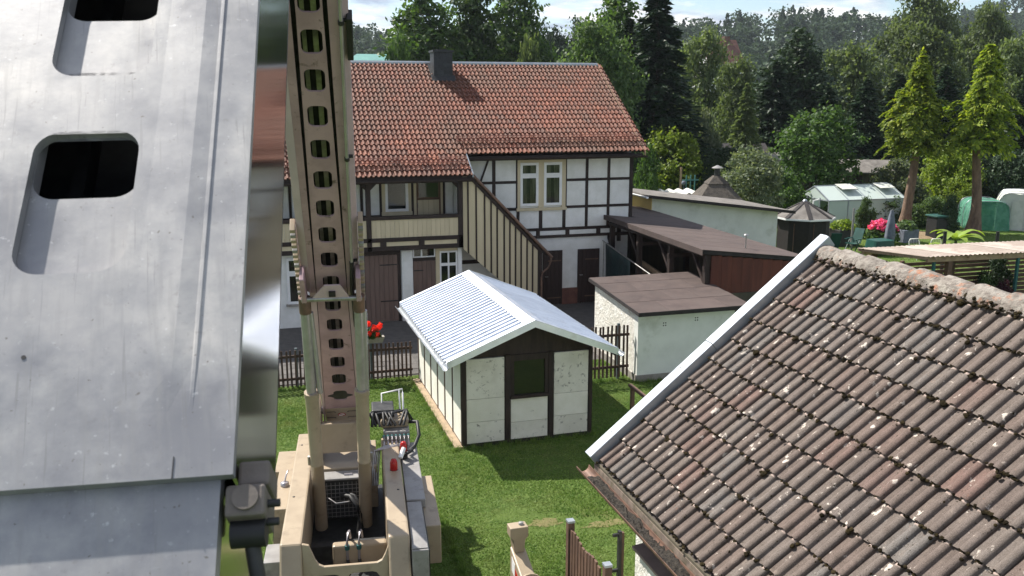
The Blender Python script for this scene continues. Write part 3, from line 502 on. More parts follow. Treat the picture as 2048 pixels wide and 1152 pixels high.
# the slope rises along +Y: tile x axis -> upslope, tile y axis -> -X (mirrored row), z -> roof normal
UP = Vector((0, CP, SP)); NR = Vector((0, -SP, CP)); AC = UP.cross(NR)*-1      # across
AC = Vector((-1, 0, 0)); RM = Matrix((UP, AC, NR)).transposed()
assert RM.determinant() > 0
def tile_pose(r, x):
    y = 25.66+TR*CP*r
    return Vector((x+TW, y, rz(y)-.03)) + Vector((random.uniform(-.003, .003), 0, random.uniform(-.004, .004)))
near = [s for s in slots if s[1] > 2.4]; near.sort(key=lambda s: (s[0] if s[1] < 6.2 else s[0]-4, abs(s[1]-7))); named = set(near[:300])
V = []; F = []; nv = 0
for s in slots:
    k = random.randrange(3)
    p = tile_pose(*s); rot = Matrix.Rotation(random.uniform(-.008, .008), 3, 'Z')
    if s in named:
        o = link('roof_tile', hme[k], RF); o.location = p; o.rotation_euler = (RM @ rot).to_euler()
    else:
        a = np.array(ht[k].v) @ np.array((RM @ rot)).T + np.array(p); V.append(a); F += [tuple(i+nv for i in f) for f in ht[k].f]; nv += len(a)
me = bpy.data.meshes.new('roof_tiles'); me.from_pydata([tuple(q) for q in np.concatenate(V)], [], F); me.materials.append(M['clay']); me.polygons.foreach_set('use_smooth', [True]*len(F)); 
stuff(link('roof_tiles', me, RF))
try: me.set_sharp_from_angle(angle=math.radians(50))
except Exception: pass
MB().prism([(-3.1, 30.70, 7.75), (-3.1, 30.75, 7.80), (-3.1, 30.83, 7.76), (-3.1, 30.83, 7.70), (-3.1, 30.70, 7.70)], (15.37, 0, 0)).build('ridge_flashing', 'zinc', RF)
MB().prism([(12.24, 26.45, rz(26.45)-.12), (12.24, 30.75, rz(30.75)-.12), (12.24, 30.75, rz(30.75)+.0), (12.24, 26.45, rz(26.45)+.0)], (.03, 0, 0)).build('verge_board', 'rawwood', RF)
MB().prism([(6.405, 25.68, rz(25.68)-.10), (6.405, 26.5, rz(26.5)-.10), (6.405, 26.5, rz(26.5)+.02), (6.405, 25.68, rz(25.68)+.02)], (.03, 0, 0)).build('verge_board', 'zinc', RF)
def half_gutter(name, mat, p, q, r, parent, th=0.006, out=(0, -1, 0), n=10):
    p, q = Vector(p), Vector(q); o = Vector(out); z = Vector((0, 0, 1)); vs = []; ring = []
    for rad in (r, r-th): ring += [(math.cos(math.pi*k/n), -math.sin(math.pi*k/n), rad) for k in range(n+1)]
    for e in (p, q): vs += [e+o*(c*rad)+z*(s*rad) for c, s, rad in ring]
    m = 2*(n+1); f = []
    for k in range(n): f += [(k, k+1, m+k+1, m+k), (n+1+k, m+n+1+k, m+n+2+k, n+2+k)]
    f += [(0, m, m+n+1, n+1), (n, 2*n+1, m+2*n+1, m+n)]
    f += [tuple(range(n+1))+tuple(range(2*n+1, n, -1)), tuple(m+i for i in range(n, -1, -1))+tuple(m+i for i in range(n+1, 2*n+2))]
    return MB().add(vs, f).build(name, mat, parent)
half_gutter('gutter', 'beam', (6.45, 26.42, rz(26.42)-.09), (12.30, 26.42, rz(26.42)-.09), .075, RF)
half_gutter('gutter', 'beam', (-3.1, 25.60, rz(25.6)-.09), (6.45, 25.60, rz(25.6)-.09), .075, RF)
bx('fascia', 'beam', RF, 6.42, 12.2, 26.50, 26.53, 4.74, 4.86); bx('fascia', 'beam', RF, -3.1, 6.36, 25.69, 25.72, 4.22, 4.33); bx('soffit', 'beam', RF, 6.42, 12.2, 26.53, 26.98, 4.80, 4.83); bx('soffit', 'beam', RF, -3.1, 6.36, 25.72, 26.1, 4.34, 4.36)
# snow guards
def snow_guard(x0, x1, y):
    z = rz(y); m = MB()
    for dz in (.05, .12, .19): m.bar((x0, y-.02, z+dz), (x1, y-.02, z+dz), .018, .018)
    g = m.build('snow_guard', M['guard'], RF); n = int((x1-x0)/.09)
    b = MB(); 
    for k in range(n+1): b.bar((x0+(x1-x0)*k/n, y-.02, z+.03), (x0+(x1-x0)*k/n, y-.02, z+.2), .007, .007, (0, 1, 0))
    b.build('bars', M['guard'], g)
    for k in range(int((x1-x0)/.8)+1):
        x = x0+.05+.8*k; MB().bar((x, y-.025, z-.01), (x, y-.025, z+.21), .018, .018, (0, 1, 0)).bar((x, y-.02, z+.19), (x, y+.22, z+.165), .014, .014).build('bracket', M['guard'], g)
M['guard'] = pm('red_brown_guard', (0.27, 0.085, 0.06), (0.2, 0.065, 0.048), 6, 0.5)
snow_guard(6.22, 12.28, 26.98); snow_guard(-3.0, 6.3, 26.12)
# slate-clad chimney
CH = bx('chimney', 'slate', RF, 6.21, 6.81, 29.96, 30.58, 6.85, 8.06)
for s in range(9):
    z = 7.02+.115*s
    for k in range(3):
        o = (s % 2)*.1
        a = max(6.2, 6.2+.21*k-o+.0); b = min(6.82, 6.2+.21*(k+1)-o+ (0.1 if k == 2 else 0))
        if rz(29.94)-.02 < z+.13: MB().prism([(a+.003, 29.945, z), (b-.003, 29.945, z), (b-.003, 29.957, z+.14), (a+.003, 29.957, z+.14)], (0, -.008, 0)).build('slate', 'slate', CH)
        a2 = max(29.95, 29.95+.21*k-o); b2 = min(30.59, 29.95+.21*(k+1)-o+(0.1 if k == 2 else 0))
        MB().prism([(6.198, a2+.003, z), (6.198, b2-.003, z), (6.207, b2-.003, z+.14), (6.207, a2+.003, z+.14)], (-.008, 0, 0)).build('slate', 'slate', CH)
bx('cap', 'slate', CH, 6.16, 6.86, 29.9, 30.63, 8.06, 8.13); bx('flue', 'black', CH, 6.35, 6.67, 30.1, 30.42, 8.13, 8.16)
MB().prism([(6.12, 29.80, rz(29.8)+.02), (6.9, 29.80, rz(29.8)+.02), (6.9, 29.96, rz(29.96)+.09), (6.12, 29.96, rz(29.96)+.09)], (0, 0, .015)).prism([(6.10, 29.8, rz(29.8)+.03), (6.19, 29.8, rz(29.8)+.03), (6.19, 30.6, rz(30.6)+.06), (6.10, 30.6, rz(30.6)+.06)], (0, 0, .015)).build('flashing', 'slate', CH)
# ---------------------------------------------------------------- neighbouring house with the old concrete-tile roof
NH = thing('tiled_house', 'house with mossy brown concrete-tile roof and white metal verge', 'house', (6.5, 5.5, 0))
EA = Vector((3.66, 9.0, 2.55)); EU = Vector((2.85, 0, 2.32)).normalized(); EN = Vector((-EU.z, 0, EU.x)); EY = Vector((0, 1, 0))
nr = lambda s, y, h=0.0: EA + EU*s + EN*h + Vector((0, y-9.0, 0))
bx('wall', 'rough_plaster', NH, 4.15, 8.9, 1.6, 8.90, 0.0, 2.45)
MB().prism([(4.15, 8.9, 2.45), (8.9, 8.9, 2.45), (6.51, 8.9, 4.6)], (0, -.25, 0)).build('gable_wall', 'rough_plaster', NH)
NR_ = MB().prism([nr(0.0, 9.0, -.06), nr(3.68, 9.0, -.06), nr(3.68, 1.4, -.06), nr(0.0, 1.4, -.06)], EN*.03).build('roof', 'beam', NH)
# far slope, turned away from the garden
m = MB(); n = 150; vs = []
for k in range(n+1):
    y = 1.4+7.6*k/n; h = .03*max(0, math.sin(2*math.pi*y/.1525))
    vs += [(6.56, y, 4.70+h), (9.4, y, 4.70-2.84*.814+h)]
m.add(vs, [(2*k, 2*k+1, 2*k+3, 2*k+2) for k in range(n)], True).build('rear_slope', 'conctile', NR_)
cw, cr = 0.305, 0.3425
def mirrored(t, w):
    t.v = [(x, w-y, z) for x, y, z in t.v]; t.f = [tuple(reversed(f)) for f in t.f]; return t
cme = [mirrored(roll_tile(cw, 0.43, 0.037, 0.025, 7, gap=.008, chip=.006, seed=20+k, drop=.038), cw).mesh('concrete_tile', 'conctile') for k in range(5)]
NM = Matrix((EU, EY, EN)).transposed()
for r in range(11):
    for c in range(22):
        y1 = 8.945-cw*c; o = link('concrete_tile', cme[random.randrange(5)], NR_)
        o.location = nr(.032+cr*r+random.uniform(-.005, .005), y1-cw, -.018+random.uniform(-.002, .003)); o.rotation_euler = (NM @ Matrix.Rotation(random.uniform(-.008, .008), 3, 'Z') @ Matrix.Rotation(random.uniform(-.006, .006), 3, 'X')).to_euler()
        if r == 10: o.scale = (0.42, 1, 1)
# moss cushions in the pans and along the noses
mo = MB((EA, EU, EY, EN))
def cushion(s, y, h, r):
    mo.ball((s, y-9.0, h), r, 7, 4, .28, (1.0, 1.25, .62))
for r in range(11):
    for k in range(260):
        y = random.uniform(2.4, 8.92); s = .032+cr*r-abs(random.gauss(0, .012))+.004; ph = ((8.945-y) % (cw/2))/(cw/2)
        pan = ph > .54 or ph < .06
        if pan or random.random() < .45: cushion(s, y, (.010 if pan else .03)+random.uniform(0, .006), random.choice([.006, .008, .010, .012, .015, .019]))
    for k in range(16):      # joints between tiles gather the thickest moss
        y = 8.945-cw*random.randrange(22)+random.gauss(.0, .012); cushion(.032+cr*r+random.uniform(-.06, .006), min(8.9, y), .014, random.uniform(.010, .026))
    for k in range(115):
        c = random.randrange(44); y = 8.945-cw/2*c-random.uniform(.085, .145); cushion(.032+cr*r+random.uniform(.03, .33), y, .012, random.choice([.005, .006, .008, .010, .013]))
for k in range(16): cushion(.032+cr*random.randrange(1, 11)-.02, random.uniform(3, 8.8), .016, random.uniform(.022, .036))
for k in range(520): cushion(3.485+random.gauss(0, .03), random.uniform(2.0, 8.95), .025+random.uniform(-.01, .02), random.uniform(.006, .021))
stuff(mo.build('moss', 'moss', NR_))
# lichen-covered ridge caps, each lapped over the next
for k in range(18):
    y1 = 9.02-.40*k; vs = []; n = 10
    for yy, rad, dz in ((y1, .150, .018), (y1-.22, .142, .008), (y1-.43, .132, -.002)):
        for j in range(n+1):
            a = math.pi*(-.06+1.12*j/n); rr = rad*(1+random.uniform(-.03, .03)); vs.append((6.51+rr*1.12*math.cos(a), yy+random.uniform(-.008, .008), 4.74+dz+rr*1.02*math.sin(a)))
    fs = [(i*(n+1)+j, i*(n+1)+j+1, (i+1)*(n+1)+j+1, (i+1)*(n+1)+j) for i in range(2) for j in range(n)] + [tuple(range(n, -1, -1))]
    MB().add(vs, fs, True).build('ridge_tile', 'ridge', NR_)
# crumbling mortar bed under the ridge
mb = MB(); n = 90; vs = []
for k in range(n+1):
    y = 1.6+7.38*k/n; d = random.uniform(-.03, .03)
    vs += [nr(3.50+d, y, .025), nr(3.56+d*.5, y, .055+random.uniform(-.01, .012)), nr(3.66, y, .03)]
mb.add(vs, [(3*k+i, 3*k+3+i, 3*k+4+i, 3*k+1+i) for k in range(n) for i in range(2)], True).build('mortar_bed', 'ridge', NR_)
# white metal verge
V0, V1 = -.03, 3.78
mv = MB((EA, EU, EY, EN))
mv.prism([(V0, -.035, -.05), (V0, -.035, .085), (V0, .0, .10), (V0, .115, .10), (V0, .115, -.14), (V0, .10, -.14), (V0, .10, -.05)], Vector((1.92, 0, 0)))
mv.prism([(V0+1.921, -.038, -.05), (V0+1.921, -.038, .088), (V0+1.921, .0, .104), (V0+1.921, .118, .104), (V0+1.921, .118, -.14), (V0+1.921, .10, -.14), (V0+1.921, .10, -.05)], Vector((V1-V0-1.921, 0, 0)))
vg = mv.build('verge_flashing', 'zinc', NR_, 0.006)
for k in range(7): MB((EA, EU, EY, EN)).ball((.35+.55*k, .05, .104), .012, 8, 4, 0, (1, 1, .5)).build('rivet', 'whitepaint', vg)
# gutter with litter, boards behind it
gx, gz = 3.555, 2.44
half_gutter('gutter', 'copper', (gx, 9.12, gz), (gx, 1.4, gz), .08, NR_, .007, (-1, 0, 0))
lt = MB(); vs = []; ny, nx = 150, 8
for i in range(ny+1):
    for j in range(nx+1):
        t = j/nx*2-1; vs.append((gx+t*.072, 8.85-i*.049, gz-.022+random.uniform(-.02, .02)+.012*math.sin(i*.35)))
lt.add(vs, [(i*(nx+1)+j, i*(nx+1)+j+1, (i+1)*(nx+1)+j+1, (i+1)*(nx+1)+j) for i in range(ny) for j in range(nx)]); stuff(lt.build('gutter_litter', 'litter', NR_))
bx('fascia_board', 'peeling', NR_, 3.648, 3.668, 1.4, 9.0, 2.30, 2.50); bx('eaves_batten', 'greyboard', NR_, 3.655, 3.70, 1.4, 8.95, 2.502, 2.53)
bx('soffit', 'beam', NR_, 3.67, 4.15, 1.4, 8.98, 2.28, 2.31)
# low white wall with a brown sheet cap beside the house
GW = thing('garden_wall', 'rough white garden wall with brown sheet-metal cap under the mossy roof gutter', 'wall', (3.85, 6, 0))
bx('masonry', 'rough_plaster', GW, 3.76, 4.02, 1.5, 7.95, 0.0, 1.93); MB().prism([(3.70, 8.02, 1.935), (4.06, 8.02, 1.935), (4.06, 8.02, 1.985), (3.88, 8.02, 1.99), (3.70, 8.02, 1.965)], (0, -6.5, 0)).build('cap', pm('brown_sheet', (0.25, 0.185, 0.165), (0.2, 0.15, 0.135), 4, 0.45), GW)
# ---------------------------------------------------------------- garden shed with the white metal roof
GS = thing('garden_shed', 'cream-white garden shed with new white corrugated metal roof on the lawn', 'shed', (5.0, 18, 0))
X0, X1, Y0, Y1, ZE = 3.72, 6.34, 15.9, 20.3, 1.80
bx('plinth', 'sand', GS, X0-.16, X0-.001, Y0-.06, Y1+.03, -.05, .055, bevel=0.01); bx('footing', 'litter', GS, X0, X1+.02, Y0-.02, Y1+.03, -.05, .06)
bx('core', 'beam', GS, X0+.04, X1-.04, Y0+.05, Y1-.05, .05, ZE+.02)
MB().prism([(X0, Y0+.012, ZE-.02), (X1, Y0+.012, ZE-.02), (X1, Y0+.012, ZE+.02), (5.03, Y0+.012, 2.44), (X0, Y0+.012, ZE+.02)], (0, .05, 0)).build('gable_board', 'beam', GS)
MB().prism([(X0, Y1-.062, ZE-.02), (X1, Y1-.062, ZE-.02), (X1, Y1-.062, ZE+.02), (5.03, Y1-.062, 2.44), (X0, Y1-.062, ZE+.02)], (0, .05, 0)).build('gable_board', 'beam', GS)
def panel_stack(face, a0, a1, cuts):
    for z0, z1 in zip(cuts[:-1], cuts[1:]):
        if face == 'front': bx('wall_panel', 'dirtypanel' if z0 < .3 or z1 > 1.5 else 'shedpanel', GS, a0+.004, a1-.004, Y0-.008+random.uniform(-.004, .004), Y0+.05, z0+.003, z1-.003, 0.006)
        elif face == 'left': bx('wall_panel', 'shedpanel', GS, X0-.006, X0+.05, a0+.004, a1-.004, z0+.003, z1-.003, 0.006)
        elif face == 'right': bx('wall_panel', 'shedpanel', GS, X1-.05, X1+.006, a0+.004, a1-.004, z0+.003, z1-.003, 0.006)
panel_stack('front', 3.80, 4.56, (.07, .50, .96, 1.76)); panel_stack('front', 4.68, 5.44, (.07, .42, .90)); panel_stack('front', 5.56, 6.28, (.07, .46, .92, 1.76))
for a, b in ((3.70, 3.80), (4.57, 4.67), (5.45, 5.55), (6.285, 6.36)): bx('post', 'beam', GS, a, b, Y0-.03, Y0+.05, .05, ZE, 0.005)
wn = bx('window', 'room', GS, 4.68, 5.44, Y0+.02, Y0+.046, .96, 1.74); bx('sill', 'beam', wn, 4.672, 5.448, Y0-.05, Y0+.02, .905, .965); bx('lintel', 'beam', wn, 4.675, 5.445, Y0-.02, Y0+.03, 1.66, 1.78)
bx('frame', 'beam', wn, 4.675, 4.75, Y0-.02, Y0+.02, .966, 1.66); bx('frame', 'beam', wn, 5.37, 5.445, Y0-.02, Y0+.02, .966, 1.66); bx('pane', 'glass', wn, 4.75, 5.37, Y0+.002, Y0+.008, .966, 1.66)
ys = np.linspace(Y0+.06, Y1, 7)
for k in range(6): panel_stack('left', ys[k]+.02, ys[k+1]-.02, (.07, ZE)); panel_stack('right', ys[k]+.02, ys[k+1]-.02, (.07, ZE))
for k in range(1, 7): bx('cover_strip', 'brownwood', GS, X0-.022, X0+.04, ys[k]-.018, ys[k]+.018, .06, ZE); bx('cover_strip', 'brownwood', GS, X1-.04, X1+.022, ys[k]-.018, ys[k]+.018, .06, ZE)
for k in range(6): bx('rear_panel', 'shedpanel', GS, X0+.05+.425*k, X0+.05+.425*k+.41, Y1-.05, Y1+.01, .07, ZE)
RX, RZ, EX0, EX1, EZ, RY0, RY1 = 5.03, 2.50, 3.34, 6.72, 1.83, 15.48, 20.6
SR = MB().prism([(EX0+.06, RY0+.05, EZ-.055), (RX, RY0+.05, RZ-.075), (EX1-.06, RY0+.05, EZ-.055), (EX1-.06, RY0+.05, EZ-.02), (RX, RY0+.05, RZ-.035), (EX0+.06, RY0+.05, EZ-.02)], (0, RY1-RY0-.1, 0)).build('roof', 'beam', GS)
def trap_sheet(xe, ze, y0, y1):
    m = MB(); n = int(round((y1-y0)/.185)); w = (y1-y0)/n; pr = []
    for k in range(n):
        for t, h in ((0, 0), (.50, 0), (.60, .036), (.90, .036)): pr.append((y0+w*(k+t), h))
    pr.append((y1, 0)); vs = []
    for y, h in pr: vs += [(RX+(xe-RX)*.0, y, RZ+h), (xe, y, ze+h)]
    f = [(2*k, 2*k+1, 2*k+3, 2*k+2) for k in range(len(pr)-1)]
    if xe < RX: f = [tuple(reversed(q)) for q in f]
    return m.add(vs, f)
for xe in (EX0, EX1):
    for a, b in ((RY0, RY0+1.85), (RY0+1.85, RY0+3.7), (RY0+3.7, RY1)): trap_sheet(xe, EZ, a, b).build('roof_sheet', 'rollmetal', SR)
for s, xe in ((-1, EX0), (1, EX1)):
    t = (RZ-EZ)/abs(xe-RX)
    MB().prism([(RX, RY0-.02, RZ+.045), (RX+s*.2, RY0-.02, RZ+.045-.2*t), (RX+s*.2, RY0-.02, RZ+.037-.2*t), (RX, RY0-.02, RZ+.037)], (0, RY1-RY0+.04, 0)).build('ridge_cap', 'rollmetal', SR)
    for yy in (RY0-.035, RY1+.005):
        MB().prism([(RX, yy, RZ+.055), (xe-s*0.0, yy, EZ+.045), (xe-s*0.0, yy, EZ-.09), (RX, yy, RZ-.085)], (0, .03, 0)).build('verge_flashing', 'rollmetal', SR)
        MB().prism([(RX, yy, RZ+.057), (xe, yy, EZ+.047), (xe, yy, EZ+.041), (RX, yy, RZ+.051)], (0, .14 if yy < 17 else -.1, 0)).build('verge_cover', 'rollmetal', SR)
    half_gutter('gutter', 'galv', (xe+s*.045, RY0-.08, EZ-.04), (xe+s*.045, RY1+.02, EZ-.04), .065, SR, .005, (s, 0, 0))
    bx('eaves_board', 'beam', SR, min(xe-s*.05, xe-s*.02), max(xe-s*.05, xe-s*.02), RY0+.05, RY1-.05, EZ-.12, EZ-.02)
    for k in range(6): MB().tube([(xe-s*.02, RY0+.3+.9*k, EZ-.02), (xe+s*.04, RY0+.3+.9*k, EZ-.115), (xe+s*.11, RY0+.3+.9*k, EZ-.03)], .006, 5).build('gutter_hook', 'galv', SR)
# ---------------------------------------------------------------- picket fences
def picket_fence(label, x0, x1, y, h, z0, posts, grp, first=None, slope=0.0):
    t = thing('picket_fence', label, 'fence', ((x0+x1)/2, y, 0)); pk = MB().box(-.022, .022, -.012, .012, z0, h).mesh('picket', 'picket'); n = int((x1-x0)/.098)
    for k in range(n+1):
        o = link('picket', pk, t); o.location = (x0+(x1-x0)*k/n, y-.03, random.uniform(-.01, .01)); o.rotation_euler = (random.uniform(-.015, .015), random.uniform(-.012, .012), random.uniform(-.03, .03)); o.matrix_parent_inverse = Matrix.Translation(-Vector(t.location))
    for zz in (z0+.16*h, h-.2*h): bx('rail', 'picket', t, x0-.05, x1+.05, y-.018, y+.022, zz, zz+.06)
    for px in posts: bx('post', M['fpost'], t, px-.03, px+.03, y+.022, y+.075, 0, h+.03)
    return t
M['fpost'] = pm('blue_grey_steel_post', (0.13, 0.16, 0.17), (0.10, 0.125, 0.135), 6, 0.5, metal=0.2)
picket_fence('dark picket fence between the crane and the garden shed', -1.6, 3.55, 20.55, .92, .05, (-.7, .9, 2.63), 'f')
tg = picket_fence('tall dark picket fence between the garden shed and the small white outbuilding', 6.75, 8.5, 19.05, 1.34, .08, (8.29,), 'f')
# geranium box on the fence post
GP = thing('flower_box', 'red geraniums in a box on the fence post by the crane', 'flowers', (2.66, 20.6, .92))
MB().prism([(2.42, 20.50, .951), (2.90, 20.50, .951), (2.94, 20.46, 1.10), (2.38, 20.46, 1.10)], (0, .17, 0)).build('box', 'concrete', GP)
# ---------------------------------------------------------------- small white outbuilding
WS = thing('white_outbuilding', 'small white rendered outbuilding with dark brown felt roof behind the garden shed', 'outbuilding', (10, 20, 0))
A0, A1, B0, B1 = 8.62, 11.15, 18.72, 21.45
bx('base', 'concrete', WS, A0-.02, A1+.02, B0-.015, B1+.02, 0, .17)
bx('wall', 'wallgreen', WS, A0, A1, B0, B0+.2, .17, 1.68)
MB().prism([(A0, B0+.2, .17), (A0, B1, .17), (A0, B1, 1.92), (A0, B0+.2, 1.69)], (.2, 0, 0)).build('wall', 'rough_plaster', WS)
MB().prism([(A1-.2, B0+.2, .17), (A1-.2, B1, .17), (A1-.2, B1, 1.92), (A1-.2, B0+.2, 1.69)], (.2, 0, 0)).build('wall', 'rough_plaster', WS)
bx('wall', 'rough_plaster', WS, A0+.2, A1-.2, B1-.2, B1, .17, 1.90)
zr = lambda y: 1.735+(y-18.5)*.068
RW = MB().prism([(8.54, 18.5, zr(18.5)-.05), (8.54, 21.65, zr(21.65)-.05), (8.54, 21.65, zr(21.65)), (8.54, 18.5, zr(18.5))], (2.9, 0, 0)).build('roof', 'feltedge', WS)
for k, (a, b) in enumerate(((18.49, 19.36), (19.33, 20.22), (20.19, 21.06), (21.03, 21.66))):
    xs = [8.53, 9.32+.5*(k % 2), 10.55+.3*((k+1) % 2), 11.45]
    for j in range(3): MB().prism([(xs[j]+.002, a, zr(a)+.004+.003*k), (xs[j+1]+.012, a, zr(a)+.004+.003*k), (xs[j+1]+.012, b, zr(b)+.002+.003*k), (xs[j]+.002, b, zr(b)+.002+.003*k)], (0, 0, .008+.002*j)).build('felt_sheet', 'felt', RW)
bx('drip_edge', 'feltedge', RW, 8.52, 11.46, 18.475, 18.488, zr(18.5)-.085, zr(18.5)+.01)
MB().prism([(8.515, 18.49, zr(18.49)-.075), (8.515, 21.66, zr(21.66)-.075), (8.515, 21.66, zr(21.66)+.012), (8.515, 18.49, zr(18.49)+.012)], (.013, 0, 0)).build('drip_edge', 'feltedge', RW)
for cx, cz in ((9.30, 1.37), (10.13, 1.44)):
    for i in (-1, 1):
        for j in (-1, 1): bx('vent_hole', 'black', WS, cx+i*.028-.014, cx+i*.028+.014, B0-.003, B0+.03, cz+j*.03-.015, cz+j*.03+.015)
# ---------------------------------------------------------------- open carport with felt roof
CPT = thing('carport', 'open timber carport with brown felt roof and red-brown boarded end beside the half-timbered house', 'carport', (12.6, 24, 0))
za = lambda x, y: 2.80-(x-11.1)*.115+(y-20.3)*.012
def slab(pts, th): return MB().prism([(x, y, za(x, y)-th) for x, y in pts], (0, 0, th))
CR = slab([(11.1, 20.3), (14.25, 20.3), (14.25, 26.9), (11.1, 26.9)], .10).build('roof', 'feltedge', CPT)
slab([(12.18, 26.905), (14.25, 26.905), (14.25, 31.0), (12.18, 31.0)], .10).build('roof_boards', 'feltedge', CR)
for k in range(8):
    a, b = 20.28+.84*k, 20.28+.84*(k+1)+.02; MB().prism([(11.07, a, za(11.07, a)+.004), (14.27, a, za(14.27, a)+.004), (14.27, min(b, 26.9), za(14.27, b)+.002), (11.07, min(b, 26.9), za(11.07, b)+.002)], (0, 0, .009)).build('felt_sheet', 'felt', CR)
for k in range(5):
    a, b = 26.905+.82*k, min(31.0, 26.905+.82*(k+1)+.02); MB().prism([(12.19, a, za(12.19, a)+.004), (14.27, a, za(14.27, a)+.004), (14.27, b, za(14.27, b)+.002), (12.19, b, za(12.19, b)+.002)], (0, 0, .009)).build('felt_sheet', 'felt', CR)
MB().prism([(11.055, 20.27, za(11.06, 20.27)-.14), (11.055, 26.9, za(11.06, 26.9)-.14), (11.055, 26.9, za(11.06, 26.9)+.012), (11.055, 20.27, za(11.06, 20.27)+.012)], (.014, 0, 0)).build('felt_edge', 'felt', CR)
MB().tube([(12.85, 21.2, za(12.85, 21.2)), (12.85, 21.2, za(12.85, 21.2)+.36)], .018, 8).lathe((12.85, 21.2, za(12.85, 21.2)+.36), [(.07, 0), (.06, .03), (.001, .05)], 10).build('vent_pipe', 'steel', CR)
for y in (20.45, 22.5, 24.6, 26.7):
    bx('post', 'beam', CPT, 11.22, 11.36, y-.07, y+.07, 0, 2.62); bx('post', 'beam', CPT, 13.9, 14.04, y-.07, y+.07, 0, 2.3)
    MB().bar((11.29, y+.08, 1.9), (11.29, y+.75, 2.6), .08, .08, (1, 0, 0)).build('brace', 'beam', CPT)
    bx('rafter', 'beam', CPT, 11.2, 14.1, y-.05, y+.05, 2.24, 2.34)
bx('purlin', 'beam', CPT, 11.2, 11.36, 20.4, 26.85, 2.58, 2.66)
bx('back_wall', 'greyboard', CPT, 14.08, 14.12, 20.35, 31.0, 0, 2.3); bx('back_wall', 'greyboard', CPT, 12.2, 14.08, 30.9, 30.95, 0, 2.3)
for k in range(9):
    a = 11.36+.3*k; zt = za(a+.3, 20.36)-.11
    bx('end_board', 'redboard', CPT, a+.003, a+.297, 20.33+random.uniform(0, .006), 20.365, 1.62, zt); bx('end_board_lower', 'greyboard', CPT, a+.003, a+.297, 20.32, 20.36, 0.02, 1.61)
tr = MB(); vs = []
for i in range(13):
    for j in range(7): vs.append((11.06+.03*math.sin(i*1.1+j*.4), 26.7-.16*i, 2.02-.02*i-.28*j+.02*math.sin(i*.9)))
tag(tr.add(vs, [(i*7+j, i*7+j+1, (i+1)*7+j+1, (i+1)*7+j) for i in range(12) for j in range(6)], True).build('tarpaulin', 'tarp'), 'dark green tarpaulin hung along the open side of the carport', 'tarpaulin')
so = bpy.data.objects['tarpaulin'].modifiers.new('thick', 'SOLIDIFY'); so.thickness = .012
tp = thing('tarpaulin_rail', 'long thin rail holding the green tarpaulin by the carport', 'rail', (11.0, 24, 0)); MB().tube([(11.02, 26.85, 2.06), (11.02, 22.2, 1.50)], .02, 6).build('rail', 'steel', tp)
for y, z in ((26.75, 2.05), (22.3, 1.5)): MB().tube([(11.02, y, 0), (11.02, y, z)], .02, 6).build('upright', 'steel', tp)
PS = [(11.75, 25.6, 1.62, 11.75, 22.6, 1.30, .05, .16), (11.62, 25.2, 1.45, 11.62, 22.2, 1.16, .05, .13)]
trs = thing('plank_trestle', 'trestle frame carrying planks inside the carport', 'trestle', (11.7, 23.9, 0))
for y, zt in ((25.0, 1.40), (22.9, 1.20)):
    for xx in (11.55, 11.85): MB().bar((xx, y, 0), (xx, y, zt-.0), .07, .07, (0, 1, 0)).build('leg', 'brownwood', trs)
    bx('crossbar', 'brownwood', trs, 11.5, 11.9, y-.04, y+.04, zt-.06, zt)
for k, (a, b, c, d, e, f, w, h) in enumerate(PS): tag(MB().bar((a, b, c-.05), (d, e, f-.05), w, h).build('plank', 'rawwood'), ['pale wide plank lying on the trestle in the carport', 'pale narrow plank on the outer side of the carport trestle'][k], 'plank')
# ---------------------------------------------------------------- pale flat-roofed building
YB = thing('flat_roofed_building', 'long pale rendered building with yellow end wall and grey felt roof', 'building', (17, 31.5, 0))
yb = lambda x: 3.02-(x-14.2)*.128
MB().prism([(14.22, 30.0, 0), (19.5, 30.0, 0), (19.5, 30.0, yb(19.5)), (14.22, 30.0, yb(14.22))], (0, 3.0, 0)).build('wall', 'wallgreen', YB)
MB().prism([(14.20, 29.995, 0), (14.20, 33.0, 0), (14.20, 33.0, yb(14.2)), (14.20, 29.995, yb(14.2))], (.018, 0, 0)).build('end_wall', 'yellow', YB)
YR = MB().prism([(13.9, 29.6, yb(13.9)+.02), (20.0, 29.6, yb(20.0)+.02), (20.0, 29.6, yb(20.0)+.10), (13.9, 29.6, yb(13.9)+.10)], (0, 3.9, 0)).build('roof', 'greyfelt', YB)
MB().prism([(13.9, 29.575, yb(13.9)+.0), (20.0, 29.575, yb(20.0)+.0), (20.0, 29.575, yb(20.0)+.11), (13.9, 29.575, yb(13.9)+.11)], (0, .022, 0)).build('fascia', 'feltedge', YR)
half_gutter('gutter', 'whitepaint', (13.82, 29.55, yb(13.85)+.04), (13.82, 33.5, yb(13.85)+.04), .06, YR, out=(-1, 0, 0))
# ---------------------------------------------------------------- hand rail beside the white roof
HR = thing('hand_rail', 'brown wooden hand rail on the lawn beside the white metal verge', 'rail', (7.3, 15.5, 0))
MB().bar((7.22, 16.0, .92), (7.28, 13.4, .82), .07, .05).build('rail', 'brownwood', HR); bx('post', 'brownwood', HR, 7.20, 7.27, 15.85, 15.92, 0, .90); bx('post', 'brownwood', HR, 7.22, 7.29, 13.5, 13.57, 0, .82)
